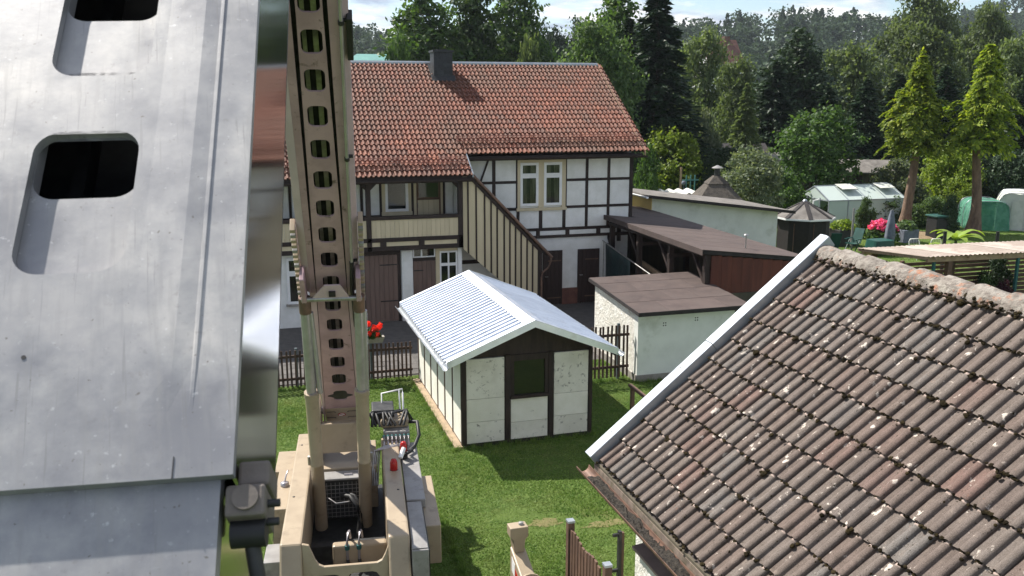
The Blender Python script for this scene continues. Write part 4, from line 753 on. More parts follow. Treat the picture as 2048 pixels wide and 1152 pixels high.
# ---------------------------------------------------------------- fence and posts near the crane's outrigger
PF = thing('post_fence', 'narrow brown board fence with metal-capped posts beside the mossy roof gutter', 'fence', (3.95, 9.9, 0))
for x, y in ((3.93, 10.5), (3.96, 9.28)):
    p = bx('post', 'brownwood', PF, x-.045, x+.045, y-.045, y+.045, 0, 1.02); MB().prism([(x-.05, y-.05, 1.02), (x+.05, y-.05, 1.02), (x+.05, y+.05, 1.02), (x-.05, y+.05, 1.02)], (0, 0, .03)).build('cap', 'zinc', p)
for k in range(10): bx('picket', 'brownwood', PF, 3.905, 3.93, 9.40+.108*k, 9.475+.108*k, .04, .93+.03*math.sin(k))
bx('rail', 'brownwood', PF, 3.93, 3.965, 9.33, 10.45, .25, .31); bx('rail', 'brownwood', PF, 3.93, 3.965, 9.33, 10.45, .72, .78)
SP_ = thing('steel_post', 'dark steel fence post with black wire clamps next to the board fence', 'post', (4.5, 10.1, 0))
bx('upright', 'darkgrey', SP_, 4.46, 4.50, 10.08, 10.14, 0, 1.0); bx('timber', 'brownwood', SP_, 4.502, 4.535, 10.08, 10.13, 0, .98); bx('clamp', 'black', SP_, 4.38, 4.459, 10.09, 10.12, .93, .97); bx('clamp', 'black', SP_, 4.38, 4.459, 10.09, 10.12, .42, .46)
# ---------------------------------------------------------------- crane: chassis, luffing boom, folded jib that passes the camera
CX0 = Vector((1.2, 13.12, 0)); CL = Vector((.9927, -.1204, 0)); CBK = Vector((.1204, .9927, 0)); UZ = Vector((0, 0, 1))
CF = (CX0, CL, CBK, UZ)
BO = Vector((1.2, 13.12, 1.97)); BM = Vector((-.079, -.651, .755)).normalized(); BN = CL.cross(BM); BF = (BO, CL, BM, BN)
JO = Vector((-.30, 1.92, 6.46)); JA = Vector((.08987, .671235, .735776)).normalized(); JC = Vector((.987647, -.155278, .0210226)); JC = (JC-JA*JC.dot(JA)).normalized(); JN = JC.cross(JA); JF = (JO, JC, JA, JN)
CRN = thing('mobile_crane', 'beige mobile crane with perforated luffing boom and a folded jib', 'crane', (1.2, 12.0, 0))
def rrect_r(a, hw, hh, r):
    """distance from the centre to a rounded rectangle's outline in direction a"""
    c, s = abs(math.cos(a)), abs(math.sin(a)); lo, hi = 0.0, hw+hh
    for _ in range(40):
        m = (lo+hi)/2; x, y = c*m, s*m
        qx, qy = x-hw+r, y-hh+r; d = math.hypot(max(qx, 0), max(qy, 0))+min(max(qx, qy), 0)-r
        if d > 0: hi = m
        else: lo = m
    return (lo+hi)/2
def hole_plate(mb, cells, hw, th, hole, z=0.0, ends=True):
    """cells: (y0, y1, hole centre y or None); hw(y): half width; hole: half width, half height, corner radius"""
    n = 112
    for y0, y1, yc in cells:
        if yc is None:
            for zz, fl in ((z, 0), (z-th, 1)):
                q = [(-hw(y0), y0, zz), (hw(y0), y0, zz), (hw(y1), y1, zz), (-hw(y1), y1, zz)]; mb.add(q[::-1] if fl else q, [(0, 1, 2, 3)])
        else:
            an = sorted([math.atan2(yy-yc, sx*hw(yy)) for yy in (y0, y1) for sx in (-1, 1)] + [2*math.pi*k/n-math.pi+.013 for k in range(n)])
            out = []; inn = []
            for a in an:
                c, s = math.cos(a), math.sin(a); best = 1e9
                for yy in (y0, y1):
                    if s*(yy-yc) > 1e-9:
                        t = (yy-yc)/s
                        if abs(c*t) <= hw(yy)+1e-6: best = min(best, t)
                w0 = hw(yc); dw = (hw(y1)-hw(y0))/(y1-y0)      # side edge x = +-(w0 + dw*(y-yc))
                for sg in (-1, 1):
                    den = sg*c-dw*s
                    if den > 1e-9: best = min(best, w0/den)
                out.append((c*best, yc+s*best)); r = rrect_r(a, *hole); inn.append((c*r, yc+s*r))
            k = len(an); f = [(i, k+i, k+(i+1) % k, (i+1) % k) for i in range(k)]
            mb.add([(x, y, z) for x, y in inn]+[(x, y, z) for x, y in out], f); mb.add([(x, y, z-th) for x, y in inn]+[(x, y, z-th) for x, y in out], [q[::-1] for q in f])
            mb.add([(x, y, z) for x, y in inn]+[(x, y, z-th) for x, y in inn], [(i, (i+1) % k, k+(i+1) % k, k+i) for i in range(k)], True)
        for sg in (-1, 1): mb.add([(sg*hw(y0), y0, z), (sg*hw(y1), y1, z), (sg*hw(y1), y1, z-th), (sg*hw(y0), y0, z-th)], [(0, 1, 2, 3) if sg > 0 else (3, 2, 1, 0)])
    if ends:
        for yy, fl in ((cells[0][0], 0), (cells[-1][1], 1)):
            q = [(-hw(yy), yy, z), (-hw(yy), yy, z-th), (hw(yy), yy, z-th), (hw(yy), yy, z)]; mb.add(q[::-1] if fl else q, [(0, 1, 2, 3)])
    return mb
# --- boom
hwf = lambda s: max(.118, .236-.0165*s)
cells = [(-.35, .453*.5, None)] + [(.453*(k-.5), .453*(k+.5), .453*k) for k in range(1, 25)]
boom = hole_plate(MB(BF), cells, hwf, .02, (.098, .135, .06)).build('boom', 'boom', CRN)
fl = MB(BF)
for sg in (-1, 1):       # base section flanges beside the perforated plate, with side walls behind
    a = [(sg*(hwf(-.35)+.008), -.35, -.004), (sg*.275, -.35, -.004), (sg*.275, 3.2, -.004), (sg*(hwf(3.2)+.008), 3.2, -.004)]
    fl.prism(a if sg > 0 else a[::-1], (0, 0, -.02)); fl.box(min(sg*.275, sg*.255), max(sg*.275, sg*.255), -.35, 3.2, -.42, -.025)
fl.box(-.27, .27, -.35, 3.2, -.44, -.42).build('base_section', 'boomlight', boom)
u = MB(BF); ul = MB(BF)
for sg in (-1, 1):
    a = [(sg*(hwf(3.0)+.010), 3.0, .014), (sg*.255, 3.0, .014), (sg*.245, 11.3, .014), (sg*(hwf(11.3)+.010), 11.3, .014)]
    u.prism(a if sg > 0 else a[::-1], (0, 0, -.02))
    a = [(sg*.256, 3.0, .016), (sg*.345, 3.0, -.045), (sg*.335, 11.3, -.045), (sg*.246, 11.3, .016)]
    ul.prism(a if sg > 0 else a[::-1], (0, 0, -.02)); ul.prism([(sg*.345, 3.0, -.05), (sg*.335, 11.3, -.05), (sg*.335, 11.3, -.5), (sg*.345, 3.0, -.5)], (-sg*.02, 0, 0))
u.build('telescope_section', 'boom', boom); ul.build('telescope_flank', 'boomlight', boom)
MB(BF).box(-.325, .325, 3.0, 11.3, -.52, -.50).build('telescope_back', 'boom', boom)
MB(BF).box(-.10, -.06, .2, 10.9, -.30, -.26).box(.0, .05, .2, 10.9, -.30, -.26).box(.09, .11, .2, 10.9, -.25, -.2).build('inner_rails', 'steel', boom)
MB(BF).box(-.235, .235, -.3, 10.9, -.40, -.37).build('inner_back', 'darkgrey', boom)
# hydraulic pipe and its clips on the right flank, black box
MB(BF).tube([(.262, 3.55, .055), (.285, 11.0, .055)], .019, 10).build('hydraulic_pipe', 'chrome', boom)
for s in (3.62, 5.35, 7.05, 8.8): MB(BF).tube([(.262+(s-3.55)*.0031, s-.02, .055), (.262+(s-3.55)*.0031, s+.02, .055)], .028, 10).box(.25, .33, s-.012, s+.012, .0, .03).build('pipe_clip', 'black', boom)
MB(BF).tube([(.262, 3.6, .055), (.255, 3.3, .06), (.25, 3.05, .04), (.265, 2.7, .02), (.27, 2.2, -.02)], .026, 8).build('hose', 'black', boom)
MB(BF).box(.318, .375, 6.62, 7.08, -.10, .05).build('junction_box', 'black', boom, 0.008)
# warning plates and slots at the foot of the boom
MB(BF).box(-.24, .24, -.34, .09, .001, .012).build('foot_plate', 'beige', boom, 0.004)
def disc(fr, c, r1, r2, z0, z1, n=24):
    m = MB(fr); v = [(c[0]+r1*math.cos(2*math.pi*k/n), c[1]+r2*math.sin(2*math.pi*k/n), z) for z in (z0, z1) for k in range(n)]
    return m.add(v, [tuple(range(n, 2*n)), tuple(range(n-1, -1, -1))] + [(k, (k+1) % n, n+(k+1) % n, n+k) for k in range(n)])
disc(BF, (0, -.09), .06, .045, .013, .016).build('warning_sign', 'red', boom); disc(BF, (0, -.09), .047, .033, .016, .018).build('warning_sign_field', 'whitepaint', boom); MB(BF).bar((-.04, -.065, .0185), (.04, -.115, .0185), .012, .003, (0, 0, 1)).build('warning_sign_bar', 'red', boom)
for sg in (-1, 1):
    for s0 in (-.02, -.19): MB(BF).prism([(sg*.08, s0, .0125), (sg*.10, s0+.03, .0125), (sg*.22, s0+.03, .0125), (sg*.22, s0+.015, .0125), (sg*.11, s0+.015, .0125), (sg*.095, s0-.005, .0125)], (0, 0, .002)).build('slot', 'darkgrey', boom)
    MB(BF).prism([(sg*.09, .453*1+.05, -.001), (sg*.18, .453*1+.012, -.001), (sg*.18, .453*1-.012, -.001), (sg*.09, .453*1-.05, -.001)], (0, 0, .004)).build('lug', 'darkgrey', boom)
# cross bar with its triangular bracket
MB(BF).tube([(-.37, 3.06, .16), (.37, 3.06, .16)], .034, 12).build('cross_bar', 'steel', boom)
MB(BF).prism([(-.24, 3.08, .15), (.22, 3.08, .15), (.11, 3.30, .12), (-.08, 3.30, .12)], (0, 0, .02)).build('bracket', 'boomlight', boom, 0.004); MB(BF).box(-.03, .05, 3.12, 3.22, .165, .18).build('bracket_slot', 'black', boom)
for sg in (-1, 1):
    MB(BF).box(min(sg*.30, sg*.36), max(sg*.30, sg*.36), 2.85, 3.5, -.02, .20).build('cylinder_head', 'boom', boom, 0.01)
    for k in range(17):
        s = 2.75+.09*k+(0 if sg < 0 else .1); MB(BF).box(min(sg*.352, sg*.41), max(sg*.352, sg*.41), s, s+.05, -.12, .06).build('chain_link', 'beige' if k % 3 else 'greypaint', boom, 0.006)
# luffing cylinders
for sg in (-1, 1):
    b0 = CX0+CL*(sg*.315)+CBK*-1.02+UZ*.66; t0 = BO+CL*(sg*.33)+BM*2.95+BN*.16
    at = lambda t: b0+(t0-b0)*t
    cy = MB().tube([at(-.02), at(.30), at(.302), at(.308), at(.31), at(.615)], [.088, .088, .094, .094, .088, .088], 20).build('cylinder', 'beige', CRN)
    MB().tube([at(.612), at(.635)], [.098, .098], 20).build('gland', 'beige', cy); MB().tube([at(.63), at(.99)], .066, 20).build('rod', 'chrome', cy); MB().tube([at(.97), at(1.03)], .075, 14).build('rod_eye', 'copper', cy)
    p2 = CL*(-sg*.115)+BN*.0
    MB().tube([at(.30)+p2*.0+CL*(sg*.10), at(.34)+CL*(sg*.10)], .02, 8).build('port', 'steel', cy)
    MB().tube([at(.63)+CL*(-sg*.05 if sg < 0 else .0)+CL*.06, at(.97)+CL*.06], .035, 12).build('guide_rod', 'chrome', cy)
# --- chassis
def cb(name, mat, x0, x1, y0, y1, z0, z1, parent=None, bevel=.012): return MB(CF).box(x0, x1, y0, y1, z0, z1).build(name, mat, parent or CRN, bevel)
for sg in (-1, 1):
    xa, xb = (-.70, -.44) if sg < 0 else (.58, .84)
    arm = MB(CF).prism([(xa, .65 if sg < 0 else .3, .55), (xa, -2.75, .55), (xa, -3.25, .60), (xa, -3.28, .95), (xa, -3.02, 1.4), (xa, .65 if sg < 0 else .3, 1.4)], (xb-xa, 0, 0)).build('side_frame', 'beige', CRN, .025)
    for yy in (.15, -1.7): MB(CF).lathe(((xa+xb)/2+.05*sg, yy, 1.40), [(.016, 0), (.016, .006), (.001, .006)], 10).build('bolt', 'darkgrey', arm)
# front plate with a U cut and two slots
fp = [(-.44, .80), (-.44, 1.39), (-.36, 1.37), (-.29, 1.19), (-.25, 1.13), (-.19, 1.10), (.44, 1.10), (.50, 1.13), (.54, 1.20), (.58, 1.30), (.58, .80), (.48, .80), (.47, .93), (.43, .985), (.38, 1.0), (.16, 1.0), (.11, .985), (.08, .93), (.07, .80), (.02, .80), (.01, .93), (-.02, .98), (-.07, .995), (-.26, .995), (-.31, .98), (-.34, .93), (-.35, .80)]
MB(CF).prism([(x, -3.04-.16*(1.39-z), z) for x, z in fp], (0, .05, 0)).build('front_plate', 'beige', CRN, .008)
cb('front_beam', 'beige', -.44, .58, -3.12, -3.0, .45, .79); cb('cross_beam', 'beige', -.12, .575, -2.32, -2.18, .62, .96, bevel=.03); cb('cross_beam', 'darkgrey', -.43, .575, -1.75, -1.6, .45, .68)
cb('belly_pan', 'darkgrey', -.44, .58, -2.95, .6, .42, .47, bevel=0)
cb('radiator', 'black', -.30, .26, -.78, -.62, .60, 1.2)
g = MB(CF)
for k in range(10): g.box(-.29+.06*k-.003, -.29+.06*k+.003, -.79, -.784, .62, 1.16)
for k in range(9): g.box(-.29, .25, -.7935, -.7905, .64+.06*k-.003, .64+.06*k+.003)
g.build('radiator_grille', 'greypaint', CRN); cb('radiator_top', 'greypaint', -.31, .27, -.83, -.55, 1.205, 1.24)
cb('engine_cover', 'beige', -.43, .50, -.5, .55, .6, 1.26); cb('engine_hatch', 'greypaint', -.22, .42, .18, .52, 1.262, 1.275)
MB(CF).tube([(.02, -.72, 1.245), (.14, -.72, 1.245)], .022, 8).build('hatch_handle', 'chrome', CRN)
cb('boom_foot', 'beige', -.34, .26, -.30, -.16, 1.42, 1.88); 
for sg in (-1, 1): MB(CF).prism([(sg*.30, -.3, 1.26), (sg*.30, .5, 1.26), (sg*.30, .35, 1.9), (sg*.30, .0, 2.25), (sg*.30, -.3, 1.9)], (sg*.04, 0, 0)).build('boom_cheek', 'beige', CRN, .006)
MB(CF).tube([(-.36, .12, 1.95), (.36, .12, 1.95)], .06, 14).build('pivot_pin', 'steel', CRN)
cb('fuel_tank', 'beige', -1.0, -.705, -.3, .5, .55, 1.18); tk = cb('hydraulic_tank', 'beige', -.93, -.705, -1.62, -.32, .62, 1.2)
MB(CF).lathe((-.81, -.86, 1.2), [(.06, 0), (.06, .05), (.03, .06), (.001, .06)], 16).tube([(-.81, -.86, 1.25), (-.79, -.80, 1.33), (-.77, -.70, 1.36)], .012, 8).build('filler_cap', 'chrome', tk)
cb('step_box', 'greypaint', -.98, -.71, -2.4, -1.9, .55, .85); cb('step_plate', 'steel', -1.0, -.71, -2.7, -1.88, .5, .545)
cc = cb('control_cabinet', 'greypaint', .855, 1.06, -3.2, -1.85, .55, 1.28); cb('cabinet_door', 'greypaint', .865, 1.05, -3.17, -1.88, 1.283, 1.293, cc, .004); cb('cabinet_side', 'darkgrey', 1.063, 1.075, -3.15, -1.95, .6, 1.24, cc, 0)
cb('side_locker', 'beige', .87, 1.28, -2.35, -.75, .62, 1.16); cb('side_deck', 'greypaint', .86, 1.12, -1.83, .25, 1.17, 1.30)
cb('undercarriage', 'darkgrey', -.62, .78, -2.9, .6, .22, .43, bevel=.02)
for x0, x1 in ((-.98, -.66), (.80, 1.12)):
    n = 12; pr = [(.5+.2*math.sin(math.pi*k/n), .215-.2*math.cos(math.pi*k/n)) for k in range(n+1)] + [(-2.7-.2*math.sin(math.pi*k/n), .215+.2*math.cos(math.pi*k/n)) for k in range(n+1)]
    MB(CF).prism([(x0, y, z) for y, z in pr], (x1-x0, 0, 0)).build('crawler_track', 'black', CRN)
# hydraulic valve bank, steel pipes, hoses, lamps
vb = cb('valve_block', 'greypaint', .62, 1.02, .1, .42, 1.30, 1.55); cb('valve_stand', 'beige', .60, .86, -.35, .45, .6, 1.30)
for k in range(7):
    x = .62+.062*k; MB(CF).tube([(x, .08, 1.5), (x, -.04, 1.52), (x, -.09, 1.46), (x, -.10, 1.30)], .013, 8).build('pipe', 'chrome', vb)
    MB(CF).tube([(x, .02, 1.515), (x, -.03, 1.517)], .022, 6).build('fitting', 'teal', vb)
for k in range(4):
    d = .05*k; MB(CF).tube([(.95-d*.5, -.10, 1.42-d*.3), (.62-d, -.13-d, 1.41), (.55-d*.6, -.17-d, 1.38), (.52-d*.6, -.4-d, 1.2), (.50-d*.5, -.62, 1.0)], .012, 8).build('pipe', 'steel', vb)
MB(CF).tube([(.62, .75, 1.5), (.62, .78, 1.95), (.95, .80, 2.0), (.95, .62, 1.99), (.95, .60, 1.55)], .014, 8).tube([(.90, .78, 1.99), (.90, .55, 1.55)], .014, 8).build('guard_rail', 'whitepaint', vb)
cb('manifold', 'beige', .58, 1.02, .25, .62, 1.55, 1.68, vb, .03); cb('manifold_top', 'darkgrey', .45, .80, .40, .85, 1.56, 1.80, vb, .02)
rr = random.Random(3)
for k in range(9):
    a = Vector((.45+.06*k, .15+.05*rr.random(), 1.62)); MB(CF).tube([a, a+Vector((rr.uniform(-.1, .1), .12, .16)), a+Vector((rr.uniform(-.05, .2), .35, .12)), a+Vector((rr.uniform(-.1, .2), .55, -.15))], .022, 8).build('hose', 'black', vb)
MB(CF).tube([(1.02, .3, 1.62), (1.14, .18, 1.66), (1.16, .02, 1.5), (1.08, -.12, 1.38), (.98, -.28, 1.36)], .03, 8).build('hose', 'black', vb)
for nm, x, y, z in (('beacon', .73, -1.02, 1.42), ('beacon', .90, -.38, 1.42)):
    MB(CF).lathe((x, y, z-.02), [(.05, 0), (.055, .03), (.052, .12), (.035, .16), (.001, .165)], 14).build(nm, 'red', CRN); MB(CF).lathe((x, y, z-.13), [(.06, 0), (.06, .11), (.001, .112)], 14).build('beacon_base', 'black', CRN)
MB(CF).tube([(.98, -.30, 1.36), (1.02, -.42, 1.44), (.94, -.50, 1.42), (.90, -.44, 1.36)], .028, 8).build('hose', 'black', CRN); MB(CF).tube([(.84, -.6, 1.40), (.90, -.48, 1.50)], .035, 10).build('lamp_arm', 'whitepaint', CRN)
for k, x in enumerate((.07, .22)): MB(CF).tube([(x, -2.33, .75), (x, -2.38, 1.02), (x+.01, -2.30, 1.12), (x+.03, -2.2, 1.10), (x+.04, -2.16, .98)], .018, 8).build('pipe', 'chrome', CRN); MB(CF).tube([(x, -2.365, .93), (x, -2.375, .99)], .032, 8).build('fitting', 'teal', CRN); MB(CF).tube([(x, -2.33, .76), (x+.02, -2.5, .66), (x-.1, -2.75, .6)], .022, 8).build('hose', 'black', CRN)
MB(CF).tube([(-.2, -.95, 1.0), (-.1, -1.05, .96), (.1, -1.04, .97), (.15, -.95, 1.02)], .012, 8).build('hose_guide', 'steel', CRN); MB(CF).tube([(-.02, -.88, 1.0), (.1, -1.0, 1.03), (.2, -1.15, .95), (.22, -1.25, .7), (.2, -1.3, .5)], .035, 8).build('hose', 'black', CRN); MB(CF).tube([(.05, -.86, 1.02), (.16, -1.0, 1.04), (.25, -1.1, .9), (.26, -1.2, .6)], .025, 8).build('hose', 'black', CRN)
# outrigger on the right, joined to the chassis by its swing arm
OG = Vector((3.22, 10.62, 0)); OR = (OG, Vector((1, 0, 0)), Vector((0, 1, 0)), UZ)
orr = MB(OR).prism([(-.06, -.09, .66), (-.08, -.09, .84), (-.12, -.09, .88), (-.12, -.09, 1.02), (.13, -.09, 1.02), (.13, -.09, .88), (.09, -.09, .84), (.07, -.09, .66)], (0, .18, 0)).build('outrigger', 'beige', CRN, .012)
MB(OR).lathe((.05, 0, 1.02), [(.035, 0), (.035, .03), (.001, .032)], 12).build('cap', 'greypaint', orr)
MB(OR).prism([(-.09, .05, .0), (-.09, .05, .70), (-.09, -.62, .46), (-.09, -.95, .34), (-.09, -.95, .0)], (.20, 0, 0)).build('arm', 'beige', orr, .02)
MB(OR).prism([(-.093, -.20, .50), (-.093, -.34, .45), (-.093, -.36, .34), (-.093, -.20, .36)], (.004, 0, 0)).build('red_mark', 'red', orr); MB(OR).prism([(-.0935, -.05, .60), (-.0935, -.19, .55), (-.0935, -.19, .36), (-.0935, -.05, .40)], (.004, 0, 0)).build('white_mark', 'whitepaint', orr)
for yy in (-.45, -.68):
    n = 10; MB(OR).prism([(.0+.19*math.cos(math.pi*k/n)*1.0+.03, yy, .36+(.26-(-.45-yy)*.35)*math.sin(math.pi*k/n)*.75) for k in range(n+1)], (0, -.03, 0)).build('flange', 'beige', orr, .004)
MB(OR).box(-.19, -.10, -.75, -.50, .18, .44).build('cover', 'whitepaint', orr, .008)
MB(OR).bar((0, -.9, .2), (-1.75, -1.25, .32), .2, .2).build('swing_arm', 'beige', orr); MB(OR).lathe((0.0, 0.0, 0), [(.001, 0.0), (.17, 0.0), (.17, .03), (.05, .06), (.05, .64)], 16).build('foot', 'steel', orr)
# --- jib: galvanised box section that passes close to the camera
def jb(name, mat, *a, parent=None, bevel=0.0): return MB(JF).box(*a).build(name, mat, parent or jib, bevel)
jw = lambda s: .3145
ce = [(-.635, -.39, None)] + [(-.39+.484*k, -.39+.484*(k+1), -.066+.484*k) for k in range(12)]
jib = hole_plate(MB(JF), ce, jw, .022, (.0995, .167, .052)).build('jib', 'alu', CRN, .004)
iw = lambda s: .291
inner = hole_plate(MB(JF), [(-2.4, -.25, None)] + [(-.25+.484*k, -.25+.484*(k+1), .117+.484*k) for k in range(11)], iw, .034, (.099, .165, .045), -.0235).build('inner_jib_plate', 'alu', jib, .003)
# rolled bead along the plate
pf = [(.105, -.0008), (.203, .0026), (.235, .0004), (.238, .0026), (.2425, .0028), (.2455, -.0008)]; n = len(pf)
bd = MB(JF); vs = [(x, y, z*k-.0012*(1-k)) for y, k in ((-.58, .0), (-.44, .7), (-.36, 1), (5.4, 1)) for x, z in pf]
bd.add(vs, [(i*n+k, i*n+k+1, (i+1)*n+k+1, (i+1)*n+k) for i in range(3) for k in range(n-1)]).build('folded_crease', 'alu', jib)
for sg in (-1, 1):
    jb('side_sheet', 'mirror', *((.306, .3145) if sg > 0 else (-.3145, -.306)), -.628, 5.4, -.45, -.0225); jb('inner_side_sheet', 'mirror', *((.283, .291) if sg > 0 else (-.291, -.283)), -2.4, -.63, -.43, -.058)
jb('back_sheet', 'darkgrey', -.3145, .3145, -.62, 5.4, -.46, -.451); jb('inner_back_sheet', 'darkgrey', -.29, .29, -2.4, -.63, -.44, -.431); jb('core', 'darkgrey', -.24, .24, -2.3, 5.3, -.36, -.30)
jb('chain_rail', 'darkgrey', -.12, -.09, -.5, 5.3, -.30, -.24)
MB(JF).box(.218, .2195, -.635, -.598, .0004, .0012).build('scribe_mark', 'black', jib); disc(JF, (-.045, -.40), .004, .004, .0003, .0010, 12).build('rivet_hole', 'black', jib)
# slide block with bolt on the right side
sb_ = MB(JF).prism([(.316, -.60, -.035), (.316, -.60, -.13), (.316, -.645, -.13), (.316, -.645, -.035)], (.052, 0, 0)).prism([(.300, -.646, -.018), (.300, -.646, -.13), (.300, -.700, -.135), (.300, -.700, -.018)], (.064, 0, 0)).build('slide_block', pm('brown_grey_block', (0.17, 0.145, 0.125), (0.13, 0.11, 0.095), 9, 0.6, bmp=0.2), jib, .006)
disc(JF, (.333, -.670), .021, .021, -.019, -.011, 24).build('bolt_head', sb_.data.materials[0], sb_)
MB(JF).tube([(.306, -.716, -.06), (.362, -.716, -.06)], .024, 18).build('roller', 'black', sb_); MB(JF).tube([(.362, -.672, -.05), (.384, -.672, -.05)], .007, 8).build('bolt', 'darkgrey', sb_); MB(JF).tube([(.360, -.700, -.06), (.382, -.700, -.06)], .007, 8).build('bolt', 'darkgrey', sb_)
MB(JF).tube([(.336, -.722, -.07), (.365, -.92, -.16), (.40, -1.3, -.26)], .013, 10).build('stay_rod', 'darkgrey', sb_)
# knuckle that joins boom and jib
kp = BO+BM*11.4
MB().tube([kp-CL*.45, kp+CL*.45], .11, 18).build('knuckle_pin', 'steel', CRN)
for sg in (-1, 1): MB().prism([kp+CL*(sg*.36)+BM*-.9+BN*-.05, kp+CL*(sg*.36)+BM*-.9+BN*-.45, kp+CL*(sg*.36)+BM*.25, kp+CL*(sg*.36)+JA*-.9-JN*.02, kp+CL*(sg*.36)+JA*-.9+JN*.2], CL*(sg*.03)).build('knuckle_cheek', 'beige', CRN)
# ---------------------------------------------------------------- plants
def spot(px, py, zc):
    """a place on the ground: bearing and distance as measured in the photograph"""
    v = (576-py)/1800; f = zc*(math.cos(CAM_PITCH)+v*math.sin(CAM_PITCH)); l = (px-1024)/1800*zc
    return Vector((f*math.sin(CAM_YAW)+l*math.cos(CAM_YAW), f*math.cos(CAM_YAW)-l*math.sin(CAM_YAW), 0))
def height(py, zc): return CAM_Z + zc*((576-py)/1800*math.cos(CAM_PITCH)-math.sin(CAM_PITCH))
def unit(a): return a/np.maximum(np.linalg.norm(a, axis=1, keepdims=True), 1e-9)
def leaves(C, size, out, rng, asp=0.6, along=None, w=0.9):
    """one diamond-shaped leaf at each centre, roughly facing 'out'"""
    n = len(C); N = unit(out*w + rng.normal(size=(n, 3))*.75)
    T = unit(along + rng.normal(size=(n, 3))*.25) if along is not None else unit(np.cross(N, rng.normal(size=(n, 3))))
    B = unit(np.cross(N, T)); s = (size*rng.uniform(.6, 1.35, n))[:, None]
    V = np.stack([C-T*s, C+B*s*asp-T*s*.1, C+T*s, C-B*s*asp-T*s*.1], 1).reshape(-1, 3)
    return V, np.arange(4*n).reshape(n, 4)
def crown(blobs, nc, nl, cr, size, rng, fill=.2, asp=.6):
    P = []; O = []
    vol = np.array([b[3]*b[4]+b[4]*b[5]+b[3]*b[5] for b in blobs]); vol = vol/vol.sum()
    for b, wt in zip(blobs, vol):
        c = np.array(b[:3]); r = np.array(b[3:]); k = max(3, int(nc*wt))
        d = unit(rng.normal(size=(k, 3))); d[:, 2] = np.where(d[:, 2] < -.45, -d[:, 2], d[:, 2]); cc = c + d*r*rng.uniform(.68, 1.06, (k, 1))
        keep = np.ones(k, bool)
        for b2 in blobs:
            if b2 is not b: keep &= (((cc-np.array(b2[:3]))/np.array(b2[3:]))**2).sum(1) > .55
        cc = cc[keep]; d = d[keep]
        m = max(4, int(nl*1.0)); rad = cr*rng.uniform(.55, 1.35, (len(cc), 1, 1))
        q = cc[:, None, :] + rng.normal(size=(len(cc), m, 3))*np.array([1, 1, .62])*rad; P.append(q.reshape(-1, 3)); O.append(np.repeat(unit(d*.55+np.array([0, 0, .8])), m, 0))
        kf = int(k*m*fill); f = c + unit(rng.normal(size=(kf, 3)))*r*(rng.uniform(.1, .8, (kf, 1))); P.append(f); O.append(unit(rng.normal(size=(kf, 3))))
    return leaves(np.concatenate(P), size, np.concatenate(O), rng, asp)
def limbs(h, r, blobs, rng, base=0.0, lean=(0, 0)):
    m = MB(); top = Vector((lean[0], lean[1], h*.82)); n = 7
    path = [Vector((0, 0, base))+(top-Vector((0, 0, base)))*(k/n)+Vector((rng.normal()*.02*h*(0 < k), rng.normal()*.02*h*(0 < k), 0)) for k in range(n+1)]
    m.tube(path, [r*(1-.82*k/n)*(1.35 if k == 0 else 1) for k in range(n+1)], 8)
    for b in blobs:
        e = Vector(b[:3]); k = min(n-1, max(1, int(n*(e.z-.28*h)/(h*.82)))); s = path[k]; mid = (s+e)/2+Vector((0, 0, -.04*h)); rr = r*(1-.82*k/n)
        m.tube([s, mid, e], [rr*.6, rr*.4, rr*.12], 6)
    return m
def tree_proto(name, h, w, nb, nc, nl, cr, size, leafm, barkm, seed, shape='round', low=.25, tr=.02, fill=.2):
    rng = np.random.default_rng(seed); blobs = []
    for k in range(nb):
        t = (k+.5)/nb; z = h*(low+.09+(0.90-low)*t)
        prof = {'round': math.sin(math.pi*min(1, .18+.74*t))**.7, 'tall': (.62+.38*math.sin(math.pi*t*.9))*(1-.55*t**2), 'dome': math.cos(math.pi/2*t*.92)**.6, 'cone': 1-.86*t}[shape]
        a = k*2.4+rng.uniform(-.5, .5); d = w*.5*prof*rng.uniform(.35, .66); rr = w*.5*prof*rng.uniform(.42, .66)
        blobs.append((d*math.cos(a), d*math.sin(a), z, rr*rng.uniform(.85, 1.15), rr*rng.uniform(.85, 1.15), min(rr*rng.uniform(.7, 1.0), h*.25)))
    blobs.append((0, 0, h*.93, w*.13, w*.13, h*.08))
    V, F = crown(blobs, nc, nl, cr, size, rng, fill)
    e = bpy.data.objects.new(name, None); COL.objects.link(e)
    t = limbs(h, h*tr, blobs, rng).mesh('trunk', barkm); o = bpy.data.objects.new('trunk', t); COL.objects.link(o); o.parent = e
    o = bpy.data.objects.new('crown', npmesh('crown', V, F, leafm)); COL.objects.link(o); o.parent = e
    e['h'] = h; e['w'] = w; return e
